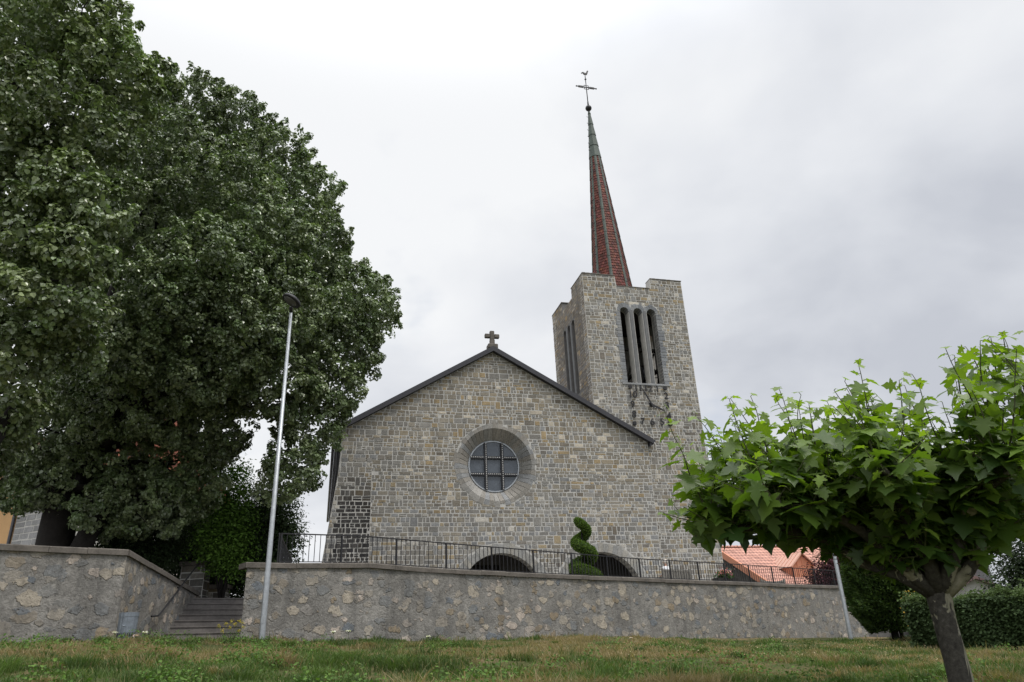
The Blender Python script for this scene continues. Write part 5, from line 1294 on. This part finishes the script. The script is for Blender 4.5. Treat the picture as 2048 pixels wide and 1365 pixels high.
# ------------------------------------------------------------ lamps, mast, bin
def lamp_left():
    b_ = at(523, 1284, 20.6); t_ = at(582, 625, 20.6); o = empty('street_lamp', b_); tag(o, 'tall grey lamp post with flat dark head before the left trees', 'street lamp', 'street lamps along the wall')
    t_ = np.array([b_[0] + (t_[0] - b_[0]) * 1.0, b_[1], t_[2]]) - b_
    q = MB(); q.tube([(0, 0, -0.5), (0, 0, 0), t_ * 0.18, t_ * 0.185, t_], [0.082, 0.082, 0.08, 0.072, 0.048], 14); q.box((-0.03, -0.09, 0.45), (0.03, -0.07, 0.62)); q.build('pole', M['galv'], o)
    # disc head on a short neck, tilted towards the road
    h = MB(); h.m = Matrix.Translation(Vector(t_) + Vector((0.13, -0.42, 0.20))) @ Matrix.Rotation(R(-40), 4, 'Z') @ Matrix.Rotation(R(-24), 4, 'X') @ Matrix.Diagonal((0.62, 0.88, 1.1, 1))
    h.lathe([(0.05, 0.15), (0.18, 0.13), (0.34, 0.05), (0.37, 0.0), (0.36, -0.04), (0.30, -0.05)], (0, 0, 0), 28)
    h.m = None; h.tube([tuple(Vector(t_)), tuple(Vector(t_) + Vector((0.03, -0.12, 0.14)))], [0.055, 0.06], 10)
    hd = h.build('lamp_head', M['darkmetal'], o)
    g = MB(); g.m = Matrix.Translation(Vector(t_) + Vector((0.13, -0.42, 0.20))) @ Matrix.Rotation(R(-40), 4, 'Z') @ Matrix.Rotation(R(-24), 4, 'X') @ Matrix.Diagonal((0.62, 0.88, 1.1, 1))
    g.lathe([(0.02, -0.11), (0.16, -0.10), (0.26, -0.06), (0.27, -0.04)], (0, -0.03, 0), 24); g.build('lens', simple('frosted_lamp_glass', (0.09, 0.09, 0.09), 0.25, var=0.1, bump=0, spec=0.5), hd)
lamp_left()
def lamp_right():
    b_ = at(1701, 1274, 30.0); t_ = at(1659, 1062, 30.0); o = empty('street_lamp', b_); tag(o, 'shorter grey lamp post with a side arm beside the thuja', 'street lamp', 'street lamps along the wall')
    h = t_ - b_
    q = MB(); q.tube([(0, 0, -0.5), (0, 0, 0), h * 0.86, h * 0.87, h], [0.085, 0.085, 0.07, 0.055, 0.05], 12); q.tube([h * 0.97, h * 0.97 + np.array([-0.75, -0.1, 0.06])], 0.035, 8); q.tube([h * 0.87 - np.array([0, 0, 0.06]), h * 0.87 + np.array([0, 0, 0.02])], 0.085, 10); q.build('pole', M['galv'], o)
    e = h * 0.97 + np.array([-0.75, -0.1, 0.06]); q = MB(); q.m = Matrix.Translation(Vector(e)); q.lathe([(0.02, 0.07), (0.1, 0.06), (0.15, 0.0), (0.14, -0.03)], (-0.15, 0, 0), 14); q.build('lamp_head', M['galv'], o)
lamp_right()
def mast():
    b_ = at(1826, 1250, 36.0); t_ = at(1783, 1040, 36.0); o = empty('flagpole', b_); tag(o, 'slim pale mast standing behind the thuja', 'pole'); h = t_ - b_
    q = MB(); q.tube([(0, 0, -1), (0, 0, 0), h * 1.25], [0.06, 0.06, 0.04], 10); q.build('shaft', M['galv'], o); q = MB(); q.lathe([(0.02, -0.08), (0.07, 0), (0.02, 0.08)], tuple(h * 1.25 + np.array([0, 0, 0.06])), 10); q.build('knob', M['galv'], o)
mast()
def bin_():
    b_ = at(251, 1276, 19.3); t_ = at(255, 1226, 19.3); H = float(t_[2] - b_[2]); o = empty('waste_bin', b_, R(15)); tag(o, 'galvanised metal waste bin with slotted base beside the left wall', 'bin')
    r = 0.225; body = [(r * math.cos(t) * (1 if k % 3 else 0.955), r * 0.85 * math.sin(t) * (1 if k % 3 else 0.955)) for k, t in enumerate(np.linspace(0, 2 * math.pi, 36, endpoint=False))]
    q = MB(); q.plate(body, [], 0.12, H - 0.10, axis='xy'); q.build('body', M['binmetal'], o)
    q = MB(); q.plate([(x * 1.04, y * 1.04) for x, y in body], [[(x * 0.9, y * 0.9) for x, y in body]], H - 0.10, H, axis='xy'); q.build('rim', M['binmetal'], o)
    q = MB(); q.plate([(x * 0.97, y * 0.97) for x, y in body], [], 0, 0.119, axis='xy'); q.build('base_band', M['binmetal'], o)
    q = MB()
    for i in range(8): x = -0.17 + i * 0.048; y = -0.85 * math.sqrt(max(0, r * r - x * x)) * 0.97; q.box((x - 0.011, y - 0.012, 0.03), (x + 0.011, y + 0.05, 0.10))
    q.build('slots', M['darkmetal'], o)
    q = MB(); q.tube([(-0.08, -0.2, H * 0.5), (-0.05, -0.215, H * 0.46), (0.0, -0.21, H * 0.44)], 0.012, 5); q.build('dent', M['binmetal'], o)
bin_()

# ------------------------------------------------------------ pollarded plane tree
def plane_tree():
    Y0 = 7.0; foot = at(1922, 1372, Y0); head = at(1868, 1150, Y0); gzz = float(gz(foot[0], foot[1]))
    dirn = (head - foot); base = foot + dirn * ((gzz - foot[2]) / dirn[2])
    o = empty('plane_tree', base); tag(o, 'pollarded plane tree with large lobed leaves in the right foreground', 'tree')
    h = head - base
    t = MB(); n = 14
    pts = [h * s + np.array([0.012 * math.sin(s * 7), 0.01 * math.cos(s * 5), 0]) for s in np.linspace(-0.12, 1.0, n)]
    t.tube(pts, [r * 0.79 for r in (0.16, 0.142, 0.134, 0.13, 0.127, 0.125, 0.123, 0.122, 0.122, 0.123, 0.127, 0.135, 0.15, 0.14)], 20); t.build('trunk', M['planebark'], o)
    br = MB(); LB = []
    R_ = 2.35
    for k, (azd, ln, rise) in enumerate(((181, 2.08, 0.56), (203, 1.8, 0.62), (157, 2.05, 0.66), (235, 1.4, 0.75), (285, 1.1, 0.7), (330, 1.6, 0.8), (10, 2.2, 0.85), (55, 2.0, 0.85), (100, 1.9, 0.85), (128, 1.9, 0.75), (192, 1.5, 0.72), (168, 1.4, 0.78))):
        a = R(azd + rng.uniform(-6, 6)); e = h + np.array([math.cos(a) * ln, math.sin(a) * ln, rise]); p = []
        for s in np.linspace(0, 1, 8): p.append(h + (e - h) * s + np.array([0, 0, 0.16 * math.sin(s * math.pi)]) + rng.normal(size=3) * 0.025 * (0 < s < 1) - np.array([0, 0, 0.20 * (1 - s) ** 2.2]))
        br.tube(p, [0.07, 0.066, 0.058, 0.05, 0.044, 0.038, 0.032, 0.026], 10); LB.append(p)
    # uprights from the head
    for k in range(5):
        a = rng.uniform(0, 6.28); e = h + np.array([math.cos(a) * 0.5, math.sin(a) * 0.5, rng.uniform(0.7, 0.95)]); p = [h + (e - h) * s + rng.normal(size=3) * 0.02 * (s > 0) for s in np.linspace(0, 1, 6)]; br.tube(p, list(np.linspace(0.06, 0.02, 6)), 7); LB.append(p)
    P, N, T, Sz, C = [], [], [], [], []
    tw = MB(); pet = MB()
    def shoot(b0, d, ln, young):
        d = d / np.linalg.norm(d); m = max(3, int(ln / 0.066)); cur = np.array(b0); ph = rng.uniform(0, 6.28); pts = [cur.copy()]
        for i in range(m):
            d = d + rng.normal(size=3) * 0.07 + np.array([0, 0, 0.035]); d /= np.linalg.norm(d); cur = cur + d * ln / m; pts.append(cur.copy()); s = (i + 1) / m
            if s < 0.12: continue
            ph += 2.4; sd_ = unit(np.cross(d, np.array([math.cos(ph), math.sin(ph), 0.3]))); size = (0.205 * (1 - 0.62 * s ** 3)) * rng.uniform(0.6, 1.15)
            plen = size * rng.uniform(0.35, 0.55); lp = cur + sd_ * plen * 0.9 + np.array([0, 0, plen * 0.25]); pet.tube([cur, lp], 0.0035, 3, (0.10, 0.13, 0.03), cap=False)
            tip = sd_ * 0.85 + d * 0.15 + np.array([0, 0, -0.45 + rng.normal() * 0.3]); nr = np.array([0, 0, 0.95]) + sd_ * 0.45 + rng.normal(size=3) * 0.36 + np.array([0.1, -0.25, 0])
            P.append(lp); N.append(nr); T.append(tip); Sz.append(size); y = np.clip(young * 0.5 + s ** 3 * 0.7 + rng.normal() * 0.12, 0, 1)
            C.append((np.array((0.040, 0.086, 0.018)) * (1 - y) + np.array((0.175, 0.26, 0.036)) * y) * rng.uniform(0.85, 1.15))
        tw.tube(pts, list(np.linspace(0.010, 0.003, len(pts))), 5, cap=False)
    for li, p in enumerate(LB):
        p = np.array(p); L = np.linalg.norm(p[-1] - p[0]); up_ = li >= 12
        for k in range(int(L * (38 if not up_ else 34))):
            s = rng.uniform(0.16 if not up_ else 0.3, 1.0); i = s * (len(p) - 1); i0 = int(min(i, len(p) - 2)); b0 = p[i0] + (p[i0 + 1] - p[i0]) * (i - i0)
            a = rng.uniform(0, 6.28); kind = rng.random(); out = unit((p[-1] - p[0]) * np.array([1, 1, 0]) + 1e-6)
            hx = -(b0[0]) ; right = np.clip((b0[0] + 1.9) / 2.6, 0, 1)
            if kind < 0.56: shoot(b0, np.array([math.cos(a) * 0.35, math.sin(a) * 0.35, 1.0]) + out * 0.16 * s, (0.6 if up_ else 1.0) * (rng.uniform(0.62, 1.08) * (0.62 + 0.38 * rng.random()) + 0.14 + 0.50 * right + 0.26 * np.clip(-0.5 - (b0[0] - h[0]), 0, 1)) * rng.random(), 0.65)
            elif kind < 0.86: shoot(b0, np.array([math.cos(a), math.sin(a), 0.42]) + out * 0.6 * s, rng.uniform(0.35, 0.7), 0.35)
            else: shoot(b0, np.array([math.cos(a), math.sin(a), -0.10]) + out * 0.4 * s, rng.uniform(0.22, 0.38), 0.05)
    for (x, y, l) in ((1925, 770, 0.5), (1985, 745, 0.55), (1965, 760, 0.55), (2040, 745, 0.55), (2060, 720, 0.5), (1975, 800, 0.6), (2010, 770, 0.6), (2030, 800, 0.6), (2070, 760, 0.6), (1995, 720, 0.45), (2020, 700, 0.4), (1700, 850, 0.5), (1760, 830, 0.5), (1810, 820, 0.5), (1850, 810, 0.5), (1630, 850, 0.4)):
        shoot(at(x, y + 40, Y0 - 0.2 + rng.uniform(-0.5, 0.5)) - base, np.array([rng.normal() * 0.12, rng.normal() * 0.12, 1.0]), l, 0.75)
    # the crown is clipped flat underneath: no leaves below the lowest branches away from the head
    P, N, T, Sz, C = map(np.array, (P, N, T, Sz, C)); hd = np.hypot(P[:, 0] - h[0], P[:, 1] - h[1]); k = P[:, 2] > h[2] + 0.08 + 0.35 * np.clip((hd - 0.4) / 0.7, 0, 1) + rng.normal(0, 0.05, len(P)); P, N, T, Sz, C = P[k], N[k], T[k], Sz[k], C[k]; print('plane leaves', len(P))
    half = [(0.0, 0.0), (0.10, -0.07), (0.30, -0.16), (0.46, -0.13), (0.36, 0.02), (0.30, 0.14), (0.50, 0.18), (0.58, 0.28), (0.74, 0.34), (0.62, 0.43), (0.44, 0.44), (0.27, 0.47), (0.36, 0.62), (0.27, 0.74), (0.14, 0.86), (0.0, 1.12)]
    hgt = lambda s, y: 0.20 * abs(s) - 0.16 * y * y - 0.30 * s * s
    pts = [(s, y, hgt(s, y)) for s, y in half] + [(-s, y, hgt(s, y)) for s, y in half[1:-1]]
    mid = [(0, 0.3, hgt(0, 0.3)), (0, 0.65, hgt(0, 0.65))]
    shape = np.array(pts + mid); nh = len(half); m0 = len(pts); m1 = m0 + 1
    def side(ix):      # triangles fanned from the midrib
        f = []
        for a, b in zip(ix[:-1], ix[1:]):
            ya = (shape[a][1] + shape[b][1]) / 2; f.append((a, b, m0 if ya < 0.46 else m1))
        return f
    rt = list(range(nh)); lf = [0] + [nh + k - 1 for k in range(1, nh - 1)] + [nh - 1]
    tri = side(rt) + [(b, a, c) for a, b, c in side(lf)]
    kr = next(k for k in range(nh - 1) if (half[k][1] + half[k + 1][1]) / 2 >= 0.46 and k > 8)
    tri += [(m0, rt[kr], m1), (m1, lf[kr], m0)]
    f4 = np.array(tri)
    leaves('crown', P, N, T, Sz, C, M['plane'], o, shape, [f4], True, rng.uniform(0.1, 1.5, len(P)))
    bo = br.build('branches', M['planebark'], o); tw.build('twigs', simple('green_twig_bark', (0.07, 0.075, 0.035), 0.8, sc=9), bo); pet.build('leaf_stalks', simple('leaf_stalk', (0.10, 0.13, 0.035), 0.7, sc=9, bump=0), bo)
rng = np.random.default_rng(11)
plane_tree()

# ------------------------------------------------------------ grass bank
def grass():
    n = 760000
    # more blades where the bank is seen largest
    Y = 7.2 + 24 * rng.random(n) ** 1.5; X = (rng.random(n) * 1.5 - 0.75) * Y
    q = (X - WP[0]) * WN[0] + (Y - WP[1]) * WN[1]; a = (X - WP[0]) * WU[0] + (Y - WP[1]) * WU[1]
    ok = (q > 0.03) & (q < 20.2) & ~((a > ca) & (a < 0) & (q < 0.03)); X, Y, q = X[ok], Y[ok], q[ok]
    bare = vnoise(X, Y, 1.1, 11) * 0.6 + vnoise(X, Y, 0.35, 12) * 0.4
    keep = rng.random(len(X)) < np.clip((0.66 - bare) / 0.2, 0.05, 1); X, Y, q = X[keep], Y[keep], q[keep]; n = len(X)
    lush = vnoise(X, Y, 1.7, 13) * 0.65 + vnoise(X, Y, 0.6, 14) * 0.35; dry = vnoise(X, Y, 2.4, 15) * 0.6 + vnoise(X, Y, 0.5, 16) * 0.4
    tuft = vnoise(X, Y, 0.42, 17) ** 2 * (vnoise(X, Y, 1.9, 18) > 0.42)
    H = rng.uniform(0.025, 0.072, n) * (0.5 + 1.1 * lush + 2.2 * tuft) * np.where(rng.random(n) < 0.05, 1.9, 1.0) * np.where(q < 0.5, 1.5, 1.0)
    W_ = rng.uniform(0.0028, 0.0058, n) * (0.6 + Y / 14)
    Z = gz(X, Y) - 0.012; ph = rng.random(n) * 2 * math.pi; lean = rng.uniform(0.1, 0.9, n) * H; la = rng.random(n) * 2 * math.pi
    bx, by = np.cos(ph) * W_, np.sin(ph) * W_; lx, ly = np.cos(la) * lean, np.sin(la) * lean
    V = np.zeros((n, 5, 3))
    V[:, 0] = np.stack([X - bx, Y - by, Z], -1); V[:, 1] = np.stack([X + bx, Y + by, Z], -1)
    V[:, 2] = np.stack([X + bx * .7 + lx * .35, Y + by * .7 + ly * .35, Z + H * .6], -1); V[:, 3] = np.stack([X - bx * .7 + lx * .35, Y - by * .7 + ly * .35, Z + H * .6], -1)
    V[:, 4] = np.stack([X + lx, Y + ly, Z + H * 0.95], -1)
    g1 = np.array([0.075, 0.125, 0.027]); g2 = np.array([0.040, 0.076, 0.019]); st_ = np.array([0.28, 0.205, 0.12])
    t = rng.random((n, 1)); C = g1 * t + g2 * (1 - t); dd = np.clip((dry - np.where(X < 3.0 + 0.1 * Y, 0.42, 0.51)) / 0.10 + rng.normal(0, 0.25, n), 0, 1)[:, None] * 0.9; dd = np.where(rng.random((n, 1)) < 0.06, 0.9, dd)
    C = C * (0.62 + 0.8 * vnoise(X, Y, 1.3, 31)[:, None])
    C = (C * (1 - dd) + st_ * dd) * rng.uniform(0.75, 1.25, (n, 1))
    # taller tussocks scattered over the bank, part of the same grass
    tv = []; tc = []
    for i in range(230):
        y = 7.4 + 15 * rng.random() ** 1.4; x = rng.uniform(-0.73, 0.70) * y; qq = (x - WP[0]) * WN[0] + (y - WP[1]) * WN[1]
        if qq < 0.25 or qq > 20: continue
        m = int(rng.integers(90, 260)); r = rng.uniform(0.05, 0.16); px_ = x + rng.normal(0, r, m); py_ = y + rng.normal(0, r, m); hz = rng.uniform(0.10, 0.24) * rng.uniform(0.5, 1.0, m); pz = gz(px_, py_) - 0.01
        a_ = np.arctan2(py_ - y, px_ - x) + rng.normal(0, 0.6, m); ln = hz * rng.uniform(0.2, 0.9, m); wv = 0.0035 * (0.6 + y / 14); b_ = rng.random(m) * 6.28; bx_, by_ = np.cos(b_) * wv, np.sin(b_) * wv; lx_, ly_ = np.cos(a_) * ln, np.sin(a_) * ln
        v = np.zeros((m, 5, 3)); v[:, 0] = np.stack([px_ - bx_, py_ - by_, pz], -1); v[:, 1] = np.stack([px_ + bx_, py_ + by_, pz], -1); v[:, 2] = np.stack([px_ + bx_ * .7 + lx_ * .35, py_ + by_ * .7 + ly_ * .35, pz + hz * .65], -1); v[:, 3] = np.stack([px_ - bx_ * .7 + lx_ * .35, py_ - by_ * .7 + ly_ * .35, pz + hz * .65], -1); v[:, 4] = np.stack([px_ + lx_, py_ + ly_, pz + hz * .9], -1)
        base = (g1 * 1.1, g2 * 1.1, g1 * 0.9, st_ * 0.85)[rng.integers(4)]; tv.append(v); tc.append(base * rng.uniform(0.7, 1.3, (m, 1)))
    V = np.concatenate([V] + tv); C = np.concatenate([C] + tc); n = len(V)
    o5 = (np.arange(n) * 5)[:, None]
    tag(fast_mesh('grass', V.reshape(-1, 3), [np.array([[0, 1, 2, 3]]) + o5, np.array([[3, 2, 4]]) + o5], np.repeat(C, 5, 0), M['grass']), 'rough dry and green grass covering the bank', 'grass', kind='stuff')
    # leafy weeds in patches
    Ps = []; Ss = []
    for i in range(60):
        y = 7.5 + 13 * rng.random() ** 1.3; x = rng.uniform(-0.72, 0.62) * y; qq = (x - WP[0]) * WN[0] + (y - WP[1]) * WN[1]
        if qq < 0.4 or qq > 20: continue
        r = rng.uniform(0.12, 0.45); m = int(280 * r / 0.3); p = np.stack([x + rng.normal(0, r, m), y + rng.normal(0, r * 0.7, m)], -1); z = gz(p[:, 0], p[:, 1]) + rng.uniform(0.0, 0.24, m) * np.exp(-((p[:, 0] - x) ** 2 + (p[:, 1] - y) ** 2) / (r * r) * 0.6) * 1.4
        Ps.append(np.column_stack([p, z])); Ss.append(rng.uniform(0.02, 0.045, m))
    P = np.concatenate(Ps); S_ = np.concatenate(Ss); m = len(P)
    C = np.array([(0.075, 0.14, 0.028), (0.095, 0.165, 0.034), (0.06, 0.115, 0.025)])[rng.integers(3, size=m)] * rng.uniform(0.75, 1.3, (m, 1))
    tag(leaves('weeds', P, rng.normal(size=(m, 3)) * 0.5 + [0, -0.2, 1], rng.normal(size=(m, 3)) + [0, 0, 0.4], S_, C, M['leaf'], None, HEART, HEART_F), 'low leafy green weeds in patches on the bank', 'weeds', kind='stuff')
    # brown clover heads and seed heads on the right of the bank
    m = 2600; y = 14 + 14 * rng.random(m); x = y * (0.10 + 0.42 * rng.random(m)); qq = (x - WP[0]) * WN[0] + (y - WP[1]) * WN[1]; k = (qq > 0.3) & (vnoise(x, y, 1.5, 21) > 0.42); x, y = x[k], y[k]; m = len(x)
    P = np.column_stack([x, y, gz(x, y) + rng.uniform(0.05, 0.12, m)])
    tag(leaves('clover_heads', P, rng.normal(size=(m, 3)), rng.normal(size=(m, 3)) + [0, 0, 0.6], rng.uniform(0.018, 0.034, m), np.array([(0.36, 0.25, 0.14), (0.5, 0.42, 0.28), (0.25, 0.16, 0.09)])[rng.integers(3, size=m)], M['leaf'], None, HEART, HEART_F), 'faded brown clover heads on the right of the bank', 'clover', kind='stuff')
grass()
def yarrow(px, py, Y, sc, col, label, group):
    P = at(px, py, Y); zb = float(gz(P[0], P[1])); hgt_ = max(0.12, P[2] - zb); o = empty('yarrow_flower', (P[0], P[1], zb)); tag(o, label, 'flower', group)
    s = MB(); s.tube([(0, 0, 0), (0.01, 0, hgt_ * 0.5), (0, 0, hgt_)], [0.006, 0.005, 0.004], 5, (0.07, 0.10, 0.03))
    for k in range(6): a = k * 1.05; s.tube([(0, 0, hgt_ - 0.05), (math.cos(a) * 0.05 * sc, math.sin(a) * 0.05 * sc, hgt_)], 0.003, 4, (0.07, 0.10, 0.03))
    s.build('stalk', simple('flower_stalk', (0.07, 0.10, 0.035), 0.8, bump=0), o) if 'stalkm' not in M else s.build('stalk', M['stalkm'], o)
    n = 60; r = 0.07 * sc * np.sqrt(rng.random(n)); t = rng.random(n) * 6.28
    leaves('flower_head', np.column_stack([r * np.cos(t), r * np.sin(t), hgt_ + rng.normal(0, 0.008, n)]), rng.normal(size=(n, 3)) * 0.3 + [0, 0, 1], rng.normal(size=(n, 3)), rng.uniform(0.018, 0.03, n), np.tile([col], (n, 1)), M['leaf'], o, HEART, HEART_F)
M['stalkm'] = simple('flower_stalk', (0.07, 0.10, 0.035), 0.8, bump=0)
WHT = (0.8, 0.78, 0.74)
for i, (x, y, Y, c, lab) in enumerate(((230, 1265, 17.5, WHT, 'white yarrow flower left of the waste bin'), (272, 1271, 17.5, (0.75, 0.55, 0.55), 'pinkish yarrow flower in front of the waste bin'), (290, 1265, 17.8, WHT, 'white yarrow flower right of the waste bin'),
        (667, 1264, 18.5, WHT, 'white yarrow flower below the wall, first right of the lamp post'), (697, 1262, 18.6, WHT, 'white yarrow flower below the wall, second right of the lamp post'), (857, 1273, 20.5, WHT, 'white yarrow flower at the wall foot below the left church arch'),
        (1262, 1276, 24, (0.75, 0.6, 0.6), 'pale yarrow flower at the wall foot right of the topiary'))):
    yarrow(x, y, Y, 0.8, c, lab, 'yarrow flowers at the foot of the wall')
def ragwort():
    P = at(450, 1282, 18.5); zb = float(gz(P[0], P[1])); o = empty('wildflower', (P[0], P[1], zb)); tag(o, 'thin yellow wildflower branching in front of the steps', 'flower')
    s = MB(); L = []
    for (x, y) in ((438, 1252), (452, 1248), (463, 1242), (470, 1248), (479, 1243), (485, 1246), (445, 1262), (478, 1262), (460, 1256), (486, 1254)):
        E_ = at(x, y, 18.5 + rng.uniform(-0.15, 0.15)) - np.array([P[0], P[1], zb]); b0 = np.array([0.12 * (x > 460), 0, 0]); s.tube([b0, b0 * 0.6 + E_ * 0.5 + [0, 0, 0.04], E_], [0.006, 0.005, 0.003], 5); L.append(E_)
    s.build('stalk', M['stalkm'], o)
    for E_ in L:
        n = 26; leaves('flower_head', E_ + rng.normal(size=(n, 3)) * 0.022, rng.normal(size=(n, 3)), rng.normal(size=(n, 3)), rng.uniform(0.018, 0.032, n), np.tile([(0.42, 0.33, 0.06)], (n, 1)), M['leaf'], o, HEART, HEART_F)
ragwort()
